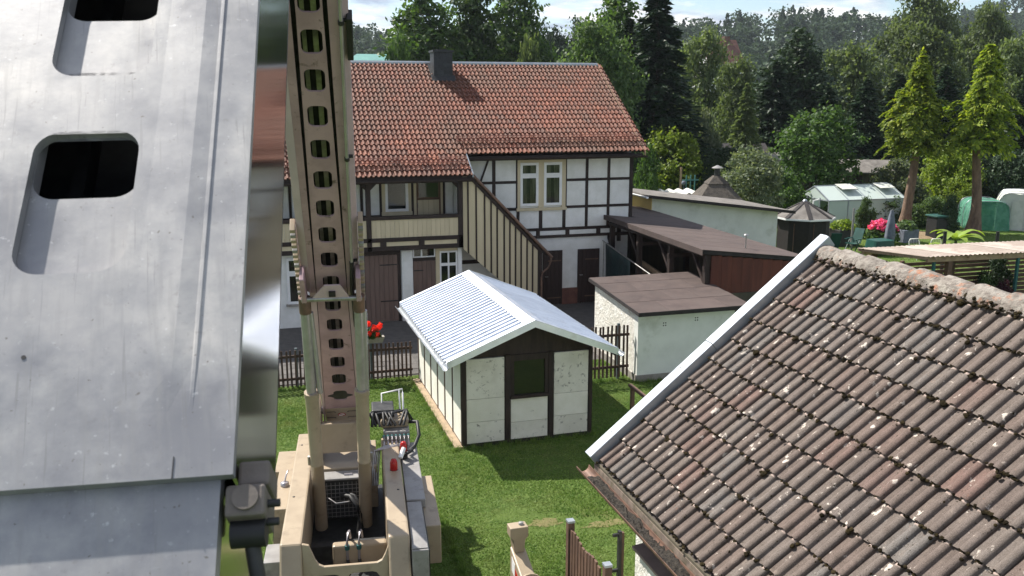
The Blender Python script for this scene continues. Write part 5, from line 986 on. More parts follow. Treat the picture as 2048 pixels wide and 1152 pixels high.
def conifer_proto(name, h, w, nbr, npc, size, leafm, barkm, seed, bare=.06, droop=.25, curl=.0, pw=.85, tr=.016, asp=.33, jag=.25):
    rng = np.random.default_rng(seed); P = []; A = []; O = []; S = []
    for k in range(nbr):
        t = (k+rng.uniform())/nbr; t = t**1.25; z = h*(bare+(1-bare)*t)*1.0; R = w*.5*max(.03, (1-t)**pw)*(1+rng.uniform(-jag, jag)); a = rng.uniform(0, 2*math.pi); d = np.array([math.cos(a), math.sin(a), 0])
        u = np.sqrt(rng.uniform(.02, 1, npc)); lat = rng.normal(size=npc)*R*.13*(1-.4*u); side = np.array([-d[1], d[0], 0])
        zz = z - droop*R*u**1.6 + curl*R*np.maximum(0, u-.6)**1.2 + rng.normal(size=npc)*R*.05
        P.append(d*R*u[:, None] + side*lat[:, None] + np.array([0, 0, 1])*zz[:, None])
        A.append(np.repeat((d+np.array([0, 0, -.5*droop+curl*.5]))[None], npc, 0) + side*(np.sign(lat)*.55)[:, None]); O.append(np.repeat((d*.35+np.array([0, 0, .9]))[None], npc, 0))
    P, A, O = np.concatenate(P), np.concatenate(A), np.concatenate(O)
    V, F = leaves(P, size, O, rng, asp, along=unit(A), w=1.1)
    e = bpy.data.objects.new(name, None); COL.objects.link(e); m = MB(); n = 8
    m.tube([(rng.normal()*.012*h*(k > 0), rng.normal()*.012*h*(k > 0), h*.97*k/n) for k in range(n+1)], [h*tr*(1-.9*k/n)*(1.3 if k == 0 else 1) for k in range(n+1)], 9)
    o = bpy.data.objects.new('trunk', m.mesh('trunk', barkm)); COL.objects.link(o); o.parent = e
    o = bpy.data.objects.new('crown', npmesh('crown', V, F, leafm)); COL.objects.link(o); o.parent = e
    e['h'] = h; e['w'] = w; return e
PR = {}
PR['alder0'] = tree_proto('alder_tree', 20, 10, 15, 330, 34, .55, .27, 'leaf_alder', 'barkdark', 1, 'tall', .12)
PR['alder1'] = tree_proto('alder_tree', 20, 9, 14, 300, 34, .55, .27, 'leaf_alder', 'barkdark', 2, 'tall', .15)
PR['walnut'] = tree_proto('broadleaf_tree', 12, 9, 13, 420, 44, .45, .18, 'leaf_light', 'barkdark', 3, 'round', .15)
PR['willow0'] = tree_proto('willow_tree', 11, 9, 14, 380, 36, .42, .2, 'leaf_willow', 'barkdark', 4, 'dome', .05, fill=.25)
PR['willow1'] = tree_proto('willow_tree', 11, 9, 16, 380, 36, .42, .2, 'leaf_willow', 'barkdark', 5, 'round', .06, fill=.25)
PR['spruce'] = conifer_proto('spruce_tree', 20, 9, 420, 34, .42, 'leaf_spruce', 'barkdark', 6, droop=.35, pw=.8)
PR['fir'] = conifer_proto('fir_tree', 11, 5.5, 360, 32, .24, 'leaf_spruce', 'barkdark', 7, droop=.28, pw=.75, jag=.35)
PR['cherry'] = tree_proto('cherry_tree', 5.2, 5.6, 14, 330, 40, .24, .115, 'leaf_fruit', 'barkdark', 8, 'round', .26, fill=.12, tr=.022)
PR['bush0'] = tree_proto('shrub', 2.6, 3.2, 9, 200, 40, .17, .075, 'leaf_fruit', 'barkdark', 9, 'dome', .0, fill=.3, tr=.02)
PR['bush1'] = tree_proto('shrub', 2.6, 3.0, 11, 200, 40, .17, .075, 'leaf_yellow', 'barkdark', 10, 'round', .0, fill=.3, tr=.02)
def cypress_proto(seed):
    """ragged cone of drooping flat sprays, densest near the outside"""
    rng = np.random.default_rng(seed); P = []; A = []; O = []; h, w = 5.0, 3.4
    for k in range(300):
        t = rng.uniform()**1.15; a = rng.uniform(0, 6.283); d = np.array([math.cos(a), math.sin(a), 0]); side = np.array([-d[1], d[0], 0])
        R = w*.5*((1-t)**.66*(.78+.22*math.sin(2*a+9*t))*(1-.16*math.sin(11*t))+.04)*rng.uniform(.55, 1.12); m = 46
        u = rng.uniform(.0, 1, m); L = .28*w*(1-.55*t)*rng.uniform(.7, 1.2)         # one spray: leaves the crown, arches over and hangs
        x = R-L*.55+L*.6*u; z = h*t+.10*L*np.sin(u*2.4)-.62*L*u**2; lat = rng.normal(size=m)*.16*L*np.sin(.35+2.5*u)
        P.append(d*x[:, None]+side*lat[:, None]+np.array([0, 0, 1])*z[:, None])
        A.append(d*.8+side*(np.sign(lat)*.5)[:, None]-np.array([0, 0, 1])*(1.25*u)[:, None]); O.append(np.repeat((d*.7+np.array([0, 0, .6]))[None], m, 0))
    for k in range(40):
        t = rng.uniform(); m = 60; a = rng.uniform(0, 6.283, m); r = w*.5*(1-t)**.75*np.sqrt(rng.uniform(0, .5, m)); P.append(np.stack([r*np.cos(a), r*np.sin(a), h*t+rng.normal(size=m)*.2], 1)); A.append(rng.normal(size=(m, 3))); O.append(rng.normal(size=(m, 3)))
    V, F = leaves(np.concatenate(P), .115, np.concatenate(O), rng, .42, along=unit(np.concatenate(A)), w=1.2)
    e = bpy.data.objects.new('golden_cypress', None); COL.objects.link(e)
    o = bpy.data.objects.new('trunk', MB().tube([(0, 0, 0), (0, 0, 1)], .1).mesh('trunk', 'bark')); COL.objects.link(o); o.parent = e
    o = bpy.data.objects.new('crown', npmesh('crown', V, F, 'leaf_thuja')); COL.objects.link(o); o.parent = e
    e['h'] = h; e['w'] = w; return e
PR['cypress'] = cypress_proto(11); PR['cypress2'] = cypress_proto(23)
used = set()
def plant(proto, label, cat, px, py, zc, wpx, leafm=None, rot=None, group=None, name=None, base=0.0, sink=0.0):
    p = PR[proto]; e = p if proto not in used else copy_tree(p); used.add(proto)
    if name: e.name = name
    h = max(.4, height(py, zc)-base); w = wpx*zc/1800
    e.location = spot(px, (py+300)/2, zc) + Vector((0, 0, base-sink)); e.rotation_euler = (0, 0, random.uniform(0, 6.28) if rot is None else rot)
    e.scale = (w/p['w'], w/p['w'], (h+sink)/p['h']); tag(e, label, cat, group)
    for ch in e.children:
        if ch.name.startswith('crown'):
            ch.material_slots[0].link = 'OBJECT' if leafm else 'DATA'
            if leafm: ch.material_slots[0].material = M[leafm]
    return e
BG = 'trees beyond the gardens'
plant('alder0', 'broad dark alder rising behind the house roof left of the chimney', 'tree', 850, -8, 72, 205, group=BG)
plant('alder1', 'tall ragged dark alder behind the roof just right of the chimney', 'tree', 948, -40, 74, 150, group=BG)
plant('alder0', 'dark alder with open side branches behind the middle of the house ridge', 'tree', 1040, -25, 76, 155, rot=2.2, group=BG)
plant('alder1', 'tall dark broadleaf tree standing against the big spruce', 'tree', 1235, -25, 66, 150, rot=4, group=BG)
plant('walnut', 'bright green walnut tree behind the right end of the house ridge', 'tree', 1190, 62, 52, 175, group=BG)
plant('spruce', 'tall dark spruce beside the right gable of the house', 'tree', 1312, -45, 58, 230, group=BG)
plant('spruce', 'smaller dark spruce hidden between the walnut and the tall spruce', 'tree', 1255, 40, 62, 170, rot=1.3, group=BG)
plant('willow0', 'pale round tree far behind the house ridge', 'tree', 1110, 62, 120, 110, 'leaf_far', group=BG)
plant('willow1', 'pale round tree far behind the walnut', 'tree', 1170, 58, 125, 110, 'leaf_far', group=BG)
plant('bush0', 'low shrub crown showing just above the house ridge', 'shrub', 1055, 93, 62, 90, 'leaf_willow')
plant('bush1', 'small shrub crown beside the teal roof above the house ridge', 'shrub', 795, 98, 62, 80, 'leaf_fruit')
plant('willow1', 'light willow standing next to the tall spruce', 'tree', 1408, 78, 84, 130, group=BG)
plant('willow0', 'slender light willow below the far red-roofed house', 'tree', 1478, 118, 78, 110, group=BG)
plant('fir', 'pale conical young conifer in front of the dark mixed trees', 'tree', 1492, 168, 60, 95, 'leaf_willow', group=BG)
plant('alder1', 'dark mixed tree with brownish top in the middle of the tree belt', 'tree', 1590, 68, 72, 165, 'leaf_dark', group=BG)
plant('fir', 'dark fir against the dark mixed tree', 'tree', 1548, 125, 66, 150, group=BG)
plant('willow0', 'broad grey-green willow right of the dark mixed tree', 'tree', 1700, 92, 82, 165, group=BG)
plant('fir', 'dark fir below the broad willow', 'tree', 1655, 175, 62, 140, group=BG)
plant('fir', 'second dark fir below the broad willow', 'tree', 1730, 160, 64, 150, group=BG)
plant('fir', 'dark fir behind the first golden cypress', 'tree', 1795, 150, 66, 160, group=BG)
plant('walnut', 'tall light birch-like tree crowning the tree belt on the right', 'tree', 1835, -5, 98, 150, 'leaf_willow', group=BG)
plant('willow1', 'grey-green willow behind the first golden cypress', 'tree', 1850, 72, 78, 165, group=BG)
plant('walnut', 'airy light tree between the two golden cypresses', 'tree', 1965, 28, 92, 125, 'leaf_willow', rot=2, group=BG)
plant('willow0', 'round willow beyond the second golden cypress', 'tree', 2040, 70, 76, 150, group=BG)
plant('fir', 'dark fir between the two golden cypresses', 'tree', 1885, 135, 64, 165, group=BG)
plant('fir', 'dark fir behind the second golden cypress', 'tree', 1955, 120, 66, 160, group=BG)
plant('spruce', 'dark spruce beyond the green net tunnel', 'tree', 2050, 150, 62, 130, group=BG)
plant('cherry', 'spreading dark green cherry tree behind the greenhouse', 'tree', 1628, 238, 50, 205)
plant('cherry', 'low hazel bush beside the pyramid-roofed hut', 'shrub', 1512, 312, 44, 150, 'leaf_grey', rot=2, name='hazel_bush')
plant('bush0', 'tall brownish shrub at the end of the clipped hedge', 'shrub', 1408, 228, 60, 85, 'leaf_grey')
plant('bush1', 'bright yellow-green bush above the clipped hedge', 'shrub', 1345, 270, 56, 140)
plant('bush0', 'dark shrub filling the gap beside the house corner', 'shrub', 1300, 300, 44, 75, 'leaf_fruit')
plant('bush0', 'purple-leaved plum beside the roof end of the house', 'shrub', 1300, 252, 62, 60, 'leaf_purple')
plant('bush0', 'silvery shrub between greenhouse and grey garden hut', 'shrub', 1795, 325, 49, 115, 'leaf_grey')
plant('bush1', 'large yellow-green bush between the two cypress trunks', 'shrub', 1905, 298, 50, 130)
plant('bush0', 'dark round bush right of the second cypress trunk', 'shrub', 2020, 308, 50, 120, 'leaf_dark')
plant('bush1', 'low yellow-green bush near the green net tunnel', 'shrub', 1925, 368, 48.5, 85)
plant('bush0', 'leafy vine bush in front of the silvery shrub', 'shrub', 1795, 396, 46.5, 100, 'leaf_light')
plant('bush0', 'slim leafy plant growing against the greenhouse side', 'shrub', 1737, 400, 42.5, 42, 'leaf_light')
plant('bush1', 'leafy vegetable plants beside the first cypress trunk', 'shrub', 1872, 398, 46.5, 70, 'leaf_light')
plant('bush0', 'dark shrub under the cherry tree', 'shrub', 1560, 345, 47, 110, 'leaf_fruit')
plant('bush0', 'dark shrub behind the garden hut', 'shrub', 1675, 300, 62, 110, 'leaf_dark')
plant('bush0', 'dark shrub behind the golden cypresses', 'shrub', 1860, 290, 60, 150, 'leaf_dark')
plant('bush0', 'dark undergrowth beyond the white film tunnel', 'shrub', 1985, 285, 60, 150, 'leaf_dark')
plant('bush1', 'upright dwarf conifer next to the black compost bin', 'shrub', 1908, 398, 42.8, 42, 'leaf_dark')
# golden cypresses with their lower trunks bare
for pr_, (px, fy, ty, zc, lab, w) in zip(('cypress', 'cypress2'), ((1836, 468, 118, 44.2, 'golden cypress with bare leaning trunk behind the pink hydrangea', 178), (1970, 450, 96, 43.6, 'golden cypress with bare trunk in front of the green net tunnel', 180))):
    gh = height(278, zc); e = plant(pr_, lab, 'tree', px, ty, zc, w, base=gh-.5)
    e.location.z = 0; H_ = height(ty, zc); p = PR['cypress']; e.scale = (1, 1, 1); k = w*zc/1800/p['w']; crown_h = H_-gh+.6
    for ch in e.children:
        if ch.name.startswith('crown'): ch.scale = (k, k, crown_h/p['h']); ch.location = (0, 0, gh-.5)
        else:
            r2 = random.Random(px); n = 9
            m = MB().tube([(.12*math.sin(q*.9+px), .10*math.cos(q*.7), H_*.95*q/n) for q in range(n+1)], [.42 if q == 0 else .27*(1-.75*q/n) for q in range(n+1)], 12); ch.data = m.mesh('trunk', 'bark')
# clipped hedge
def hedge(name, label, p, q, h, th, leafm, dens):
    rng = np.random.default_rng(31); p, q = np.array(p), np.array(q); L = np.linalg.norm(q-p); n = int(dens*L*h); d = (q-p)/L; s = np.array([-d[1], d[0], 0])
    t = rng.uniform(0, 1, n); u = rng.uniform(-1, 1, n); z = rng.uniform(0, 1, n)**.8; face = rng.integers(0, 3, n)
    u = np.where(face < 2, np.where(face == 0, -1, 1)*rng.uniform(.82, 1.08, n), u); z = np.where(face == 2, rng.uniform(.9, 1.06, n), z)
    C = p+d*(t*L)[:, None]+s*(u*th/2)[:, None]+np.array([0, 0, 1])*(z*h)[:, None]
    O = np.where((face == 2)[:, None], np.array([0, 0, 1.0]), s*np.sign(u)[:, None]+np.array([0, 0, .3]))
    V, F = leaves(C, .07, O, rng, .5); o = link(name, npmesh(name, V, F, leafm)); tag(o, label, 'hedge')
    MB().bar(p+np.array([0, 0, h*.45]), q+np.array([0, 0, h*.45]), th*.75, h*.86).build('core', 'leaf_dark', o); return o
hedge('hedge', 'clipped dark hedge behind the pyramid-roofed hut', tuple(spot(1262, 330, 56)), tuple(spot(1395, 330, 56)), height(316, 56), 1.0, 'leaf_dark', 900)
hedge('hedge', 'taller clipped hedge joining the lower one near the grey flat roof', tuple(spot(1398, 330, 56)), tuple(spot(1498, 320, 57)), height(303, 56), 1.0, 'leaf_dark', 900)
# ---------------------------------------------------------------- wooded hills
def hill_h(X, Y):
    g = lambda cx, cy, h, sx, sy: h*np.exp(-((X-cx)/sx)**2-((Y-cy)/sy)**2)
    r = np.hypot(X, Y); fade = np.clip((r-150)/120, 0, 1)
    return (g(-20, 430, 30, 110, 130) + g(250, 390, 31, 125, 120) + g(560, 470, 70, 170, 190) + g(150, 700, 14, 400, 160))*fade - .3*(1-fade)
struct(link('hills', grid_sheet('hills', 'forest_floor', -420, 900, 130, 1100, 0, 90, 70, hill_h)))
def wood(name, label, n, region, hmin, hmax, per, size, leafm, seed):
    rng = np.random.default_rng(seed); pts = []
    while len(pts) < n:
        q = region(rng)
        if q is not None: pts.append(q)
    pts = np.array(pts); z0 = np.maximum(hill_h(pts[:, 0], pts[:, 1]), -.1); C = []; O = []
    for (x, y), z in zip(pts, z0):
        h = rng.uniform(hmin, hmax); con = rng.uniform() < .35; w = h*(.26 if con else rng.uniform(.36, .5)); d = unit(rng.normal(size=(per, 3))); d[:, 2] = np.abs(d[:, 2])*np.where(rng.uniform(size=per) < .7, 1, -1)
        lump = 1+.28*np.sin(d[:, 0]*5+x)*np.cos(d[:, 1]*4+y)+.15*np.sin(d[:, 2]*7+x+y)
        if con:
            t = rng.uniform(0, 1, per); a = rng.uniform(0, 6.28, per); rr = w*.9*(1-t)**.8; c = np.stack([rr*np.cos(a), rr*np.sin(a), h*(.15+.9*t)], 1)
        else: c = d*np.array([w, w, h*.42])*lump[:, None]*rng.uniform(.75, 1.05, (per, 1)) + np.array([0, 0, h*.58])
        C.append(c+np.array([x, y, z])); O.append(unit(d*.8+np.array([0, 0, .5])))
    V, F = leaves(np.concatenate(C), size, np.concatenate(O), rng, .7); o = link(name, npmesh(name, V, F, leafm)); o['label'] = label; o['category'] = 'forest'; return stuff(o)
def reg_hill(rng):
    az = math.radians(rng.uniform(-12, 54)); r = rng.uniform(170, 760); x, y = r*math.sin(az), r*math.cos(az)
    h = float(hill_h(np.array(x), np.array(y)))
    # keep what faces this valley
    g = float(hill_h(np.array(x*1.05), np.array(y*1.05)))
    return (x, y) if h > 1.5 and g > h-1.2 else None
wood('forest', 'dense mixed forest covering the distant hills', 1900, reg_hill, 9, 15, 250, .72, 'leaf_far', 41)
def reg_mid(rng):
    az = math.radians(rng.uniform(-2, 52)); r = rng.uniform(96, 165); return (r*math.sin(az), r*math.cos(az))
wood('woodland_belt', 'dark woodland belt between the gardens and the hills', 170, reg_mid, 4, 7.5, 800, .34, 'leaf_far', 42)
# ---------------------------------------------------------------- lawn blades and clover
def turf(name, label, n, x0, x1, y0, y1, hh, seed, skip=()):
    rng = np.random.default_rng(seed); u = rng.uniform(size=(n, 2)); C = np.stack([x0+(x1-x0)*u[:, 0], y0+(y1-y0)*u[:, 1]**1.0, np.zeros(n)], 1)
    keep = np.ones(n, bool)
    for a, b, c, d in skip: keep &= ~((C[:, 0] > a) & (C[:, 0] < b) & (C[:, 1] > c) & (C[:, 1] < d))
    # worn dry patches grow little
    for cx, cy, rx, ry in ((4.25, 12.5, .55, .35), (5.2, 12.2, .8, .3), (3.9, 12.9, .35, .25)): keep &= ~((((C[:, 0]-cx)/rx)**2+((C[:, 1]-cy)/ry)**2 < 1) & (rng.uniform(size=n) < .62))
    C = C[keep]; n = len(C); a = rng.uniform(0, 6.28, n); w = rng.uniform(.004, .010, n)*1.3; h = hh*rng.uniform(.4, 1.2, n)*(.8+.4*np.sin(C[:, 0]*2.1)*np.cos(C[:, 1]*1.7)); b = rng.normal(size=(n, 2))*hh*.6
    d = np.stack([np.cos(a)*w, np.sin(a)*w, np.zeros(n)], 1); tip = C+np.stack([b[:, 0], b[:, 1], h], 1)
    V = np.stack([C-d, C+d, tip], 1).reshape(-1, 3); o = link(name, npmesh(name, V, np.arange(3*n).reshape(n, 3), 'grass')); o['label'] = label; o['category'] = 'grass'; return stuff(o)
turf('lawn_grass', 'short mown grass of the sunny lawn round the shed', 330000, -1.0, 9.6, 8.6, 20.7, .035, 51, ((3.5, 6.4, 15.85, 20.4), (8.55, 10, 18.7, 21)))

# longer grass left standing along walls, posts and fences
def tufts(name, label, lines, per_m, hh, seed):
    rng = np.random.default_rng(seed); C = []
    for x0, y0, x1, y1 in lines:
        L = math.hypot(x1-x0, y1-y0); n = int(L*per_m); t = rng.uniform(size=n); c = np.floor(t*L*3.3)/(L*3.3); t = np.where(rng.uniform(size=n) < .6, c+rng.normal(size=n)*.02/L, t)
        C.append(np.stack([x0+(x1-x0)*t+rng.normal(size=n)*.035, y0+(y1-y0)*t+rng.normal(size=n)*.035, np.zeros(n)], 1))
    C = np.concatenate(C); n = len(C); a = rng.uniform(0, 6.28, n); w = rng.uniform(.003, .007, n); h = hh*rng.uniform(.25, 1.2, n); b = rng.normal(size=(n, 2))*hh*.35
    d = np.stack([np.cos(a)*w, np.sin(a)*w, np.zeros(n)], 1); tip = C+np.stack([b[:, 0], b[:, 1], h], 1); V = np.stack([C-d, C+d, tip], 1).reshape(-1, 3)
    o = link(name, npmesh(name, V, np.arange(3*n).reshape(n, 3), 'grass')); o['label'] = label; o['category'] = 'grass'; return stuff(o)
tufts('long_grass', 'longer unmown grass along the shed, fences and outbuilding', [(3.53, 15.8, 3.53, 20.3), (3.6, 15.82, 6.4, 15.82), (6.42, 15.8, 6.42, 20.3), (6.6, 19.0, 8.6, 19.0), (-1.6, 20.5, 3.6, 20.5), (8.6, 18.66, 11, 18.66), (3.9, 9.3, 3.9, 10.6), (7.2, 13.4, 7.25, 16.0), (.0, 14.2, 2.4, 13.6), (2.6, 10.2, 2.7, 13.2)], 420, .11, 53)
# ---------------------------------------------------------------- gardens on the right
def flowers(name, parent, c, r, n, size, leafm, seed, hemi=True, sq=1.0):
    rng = np.random.default_rng(seed); d = unit(rng.normal(size=(n, 3)))
    if hemi: d[:, 2] = np.abs(d[:, 2])
    P = np.array(c)+d*np.array([r, r, r*sq])*rng.uniform(.6, 1.05, (n, 1)); V, F = leaves(P, size, d, rng, .8); return link(name, npmesh(name, V, F, leafm), parent)
flowers('leaves', GP, (2.66, 20.55, 1.10), .2, 260, .04, 'leaf_fruit', 61)
for k in range(11):
    a = k*2.4; r = .04+.055*math.sqrt(k); flowers('bloom', GP, (2.66+r*math.cos(a)*1.1, 20.52+r*math.sin(a)*.6, 1.27+.10*math.sin(k*1.7)+.05*(k < 5)), .062, 60, .025, 'petal_red', 62+k, False)
# grill pavilion
pc = spot(1605, 480, 38.5); ez = height(438, 37.5)
PV = thing('grill_pavilion', 'dark brown eight-sided pavilion with pointed grey felt roof and pale edge', 'pavilion', tuple(pc))
def ngon(r, z, n=8, off=math.pi/8): return [(pc.x+r*math.cos(2*math.pi*k/n+off), pc.y+r*math.sin(2*math.pi*k/n+off), z) for k in range(n)]
lo, hi = ngon(1.08, 0), ngon(1.08, ez); az_ = height(400, 38.5)
for k in range(8):
    j = (k+1) % 8; MB().prism([lo[k], lo[j], hi[j], hi[k]], (Vector(pc)-Vector(lo[k])).normalized()*.04).build('wall_panel', 'hutdark', PV)
    e0, e1 = ngon(1.30, ez-.02)[k], ngon(1.30, ez-.02)[j]
    MB().prism([e0, e1, (pc.x, pc.y, az_)], (0, 0, .03)).build('roof_panel', 'greyfelt', PV); MB().bar(Vector(e0)+Vector((0, 0, -.0)), Vector(e1)+Vector((0, 0, -.0)), .03, .07).build('edge_strip', 'whitepaint', PV)
    MB().bar(Vector(e0)+Vector((0, 0, .05)), Vector((pc.x, pc.y, az_+.035)), .16, .012).build('hip_strip', 'feltedge', PV)
MB().lathe((pc.x, pc.y, az_-.02), [(.12, 0), (.06, .09), (.001, .10)], 8).build('finial', 'zinc', PV)
for k in (4, 5):
    a, b = Vector(lo[k]), Vector(lo[(k+1) % 8]); MB().bar(a.lerp(b, .25)*1.0+Vector((0, -.03, .1)), a.lerp(b, .25)+Vector((0, -.03, ez-.2)), .03, .03, (1, 0, 0)).build('door_strip', 'brownwood', PV)
# pyramid-roofed hut with chimney
M['thatch'] = pm('mossy_shingle', (0.10, 0.085, 0.07), (0.055, 0.047, 0.04), 5, 0.95, bmp=0.8, bscale=25, bdist=0.03)
kc = spot(1432, 395, 41); KT = thing('pyramid_hut', 'small hut with steep mossy pyramid roof and capped chimney behind the pale building', 'hut', tuple(kc))
KZ, KT_ = height(400, 41), height(352, 41); KM = height(367, 41)
def sq(r, z, rot=.5): return [(kc.x+r*1.414*math.cos(math.pi/2*k+rot), kc.y+r*1.414*math.sin(math.pi/2*k+rot), z) for k in range(4)]
MB().prism(sq(.95, 0), (0, 0, KZ)).build('wall', 'doordark', KT)
for r0, z0, r1, z1 in ((1.12, KZ-.1, .42, KM), (.48, KM+.0, .15, KT_)):
    a, b = sq(r0, z0), sq(r1, z1)
    for k in range(4): MB().prism([a[k], a[(k+1) % 4], b[(k+1) % 4], b[k]], (0, 0, .04)).build('roof_side', M['thatch'], KT)
ch = MB().tube([(kc.x, kc.y, KT_-.1), (kc.x, kc.y, KT_+.36)], .13, 12).build('chimney', 'black', KT); MB().lathe((kc.x, kc.y, KT_+.38), [(.26, 0), (.2, .04), (.04, .12), (.001, .12)], 14).build('cap', 'greypaint', ch)
# greenhouse: long side along X, door end facing left
gA = Vector((28.2, 38.9, 0)); GX, GYd = 4.6, 2.6; eh, rh = height(404, 45), height(372, 46.5)
GH = thing('greenhouse', 'clear twin-wall greenhouse with two open roof vents and white door', 'greenhouse', (30.5, 40.2, 0))
P3 = lambda x, y, z: (gA.x+x, gA.y+y, z)
fr = MB()
for k in range(5):
    x = GX*k/4
    for y in (0, GYd): fr.bar(P3(x, y, 0), P3(x, y, eh), .05, .05, (0, 1, 0))
    fr.bar(P3(x, 0, eh), P3(x, GYd/2, rh), .05, .05); fr.bar(P3(x, GYd, eh), P3(x, GYd/2, rh), .05, .05)
for y, z in ((0, eh), (GYd, eh), (GYd/2, rh), (0, .05), (GYd, .05)): fr.bar(P3(0, y, z), P3(GX, y, z), .06, .06)
for x in (0, GX): fr.bar(P3(x, 0, eh), P3(x, GYd, eh), .05, .05)
for y in (.75, 1.85): fr.bar(P3(0, y, 0), P3(0, y, eh+.1), .05, .05, (0, 1, 0))
fr.build('frame', 'zinc', GH)
for k in range(4):
    a, b = GX*k/4+.03, GX*(k+1)/4-.03
    MB().prism([P3(a, .0, .08), P3(b, .0, .08), P3(b, .0, eh-.03), P3(a, .0, eh-.03)], (0, .01, 0)).build('side_pane', 'poly', GH); MB().prism([P3(a, GYd, .08), P3(b, GYd, .08), P3(b, GYd, eh-.03), P3(a, GYd, eh-.03)], (0, .01, 0)).build('side_pane', 'poly', GH)
    t = lambda y: eh+(rh-eh)*(y/(GYd/2))
    MB().prism([P3(a, .03, t(.03)), P3(b, .03, t(.03)), P3(b, GYd/2-.03, t(GYd/2-.03)), P3(a, GYd/2-.03, t(GYd/2-.03))], (0, 0, .012)).build('roof_pane', 'poly', GH); MB().prism([P3(a, GYd-.03, t(.03)), P3(b, GYd-.03, t(.03)), P3(b, GYd/2+.03, t(GYd/2-.03)), P3(a, GYd/2+.03, t(GYd/2-.03))], (0, 0, .012)).build('roof_pane', 'poly', GH)
    if k in (1, 3): MB().prism([P3(a, .55, t(.55)+.22), P3(b-.2, .55, t(.55)+.22), P3(b-.2, GYd/2-.05, t(GYd/2)+.05), P3(a, GYd/2-.05, t(GYd/2)+.05)], (0, 0, .03)).build('roof_vent', 'whitefilm', GH)
MB().prism([P3(0, .78, .05), P3(0, 1.82, .05), P3(0, 1.82, eh), P3(0, .78, eh)], (.01, 0, 0)).build('end_pane', 'poly', GH); MB().prism([P3(0, .05, eh+.03), P3(0, GYd-.05, eh+.03), P3(0, GYd/2, rh-.04)], (.01, 0, 0)).build('end_pane', 'poly', GH); MB().prism([P3(GX, .05, .05), P3(GX, GYd-.05, .05), P3(GX, GYd-.05, eh), P3(GX, GYd/2, rh-.04), P3(GX, .05, eh)], (.01, 0, 0)).build('end_pane', 'poly', GH)
dr = MB().bar(P3(-.05, .75, .05), P3(-.05, .75, eh), .06, .06, (0, 1, 0)).bar(P3(-.7, .3, .05), P3(-.7, .3, eh), .06, .06, (0, 1, 0)).bar(P3(-.05, .75, eh), P3(-.7, .3, eh), .06, .06).bar(P3(-.05, .75, .05), P3(-.7, .3, .05), .06, .06).bar(P3(-.05, .75, 1.0), P3(-.7, .3, 1.0), .06, .06).build('door', 'whitepaint', GH); MB().prism([P3(-.06, .74, .1), P3(-.69, .31, .1), P3(-.69, .31, eh-.04), P3(-.06, .74, eh-.04)], (.004, 0, 0)).build('pane', 'poly', dr)
flowers('tomato_plants', None, (29.3, 40.2, .2), .8, 500, .08, 'leaf_light', 70, True, 1.2); tag(bpy.data.objects['tomato_plants'], 'leafy plants standing inside the greenhouse', 'plants')
# grey-roofed garden hut and low roofs among the trees
def hut(label, px, py_e, py_r, zc, w, d, roofm, wallm, rot, over=.3):
    c = spot(px, py_e, zc); t = thing('garden_hut', label, 'hut', tuple(c)); e, r = height(py_e, zc), height(py_r, zc); cs, sn = math.cos(rot), math.sin(rot)
    q = lambda x, y, z: (c.x+x*cs-y*sn, c.y+x*sn+y*cs, z)
    MB().prism([q(-w/2, -d/2, 0), q(w/2, -d/2, 0), q(w/2, d/2, 0), q(-w/2, d/2, 0)], (0, 0, e)).build('wall', wallm, t)
    for s in (-1, 1): MB().prism([q(-w/2-over, s*(d/2+over), e-.06), q(w/2+over, s*(d/2+over), e-.06), q(w/2+over, 0, r), q(-w/2-over, 0, r)], (0, 0, .07)).build('roof_slope', roofm, t)
    for s in (-1, 1): MB().prism([q(s*w/2, -d/2, e), q(s*w/2, d/2, e), q(s*w/2, 0, r-.05)], Vector(q(-s*.06, 0, 0))-Vector(q(0, 0, 0))).build('gable', wallm, t)
    for k in range(2): MB().prism([q(-w*.3+w*.35*k, -d/2-.02, .3), q(-w*.3+w*.35*k+.5, -d/2-.02, .3), q(-w*.3+w*.35*k+.5, -d/2-.02, e-.2), q(-w*.3+w*.35*k, -d/2-.02, e-.2)], Vector(q(0, .03, 0))-Vector(q(0, 0, 0))).build('shutter', 'doordark', t)
    return t
hut('brown garden hut with light grey felt roof beside the cherry tree', 1730, 342, 321, 54, 2.5, 2.0, 'greyfelt', 'greyboard', -.55)
hut('low flat grey-roofed hut left of the cherry tree', 1525, 318, 308, 60, 3.4, 2.2, 'greyfelt', 'wallgreen', .2)
hut('dark brown lean-to roof above the clipped hedge', 1470, 303, 288, 64, 3.6, 2.5, 'feltedge', 'greyboard', -.3)
FH = spot(1440, 150, 190); fh = thing('red_roofed_house', 'far red-roofed house with chimney among the willows', 'house', tuple(FH))
for s in (-1, 1): MB().prism([(FH.x-5, FH.y+s*4, height(120, 190)-1), (FH.x+3.4, FH.y+s*4, height(120, 190)-1), (FH.x+3.4, FH.y, height(82, 190)), (FH.x-5, FH.y, height(82, 190))], (0, 0, .2)).build('roof_slope', 'farroof', fh)
bx('wall', 'plaster', fh, FH.x-4.6, FH.x+3.0, FH.y-3.6, FH.y+3.6, 0, height(118, 190)-1); bx('chimney', 'farroof', fh, FH.x+.4, FH.x+1.6, FH.y-.6, FH.y+.6, height(88, 190), height(74, 190)); MB().prism([(FH.x+3, FH.y-3.6, height(118, 190)-1), (FH.x+3, FH.y+3.6, height(118, 190)-1), (FH.x+3, FH.y, height(84, 190))], (-.2, 0, 0)).prism([(FH.x-4.6, FH.y-3.6, height(118, 190)-1), (FH.x-4.6, FH.y+3.6, height(118, 190)-1), (FH.x-4.6, FH.y, height(84, 190))], (.2, 0, 0)).build('gable', 'plaster', fh)
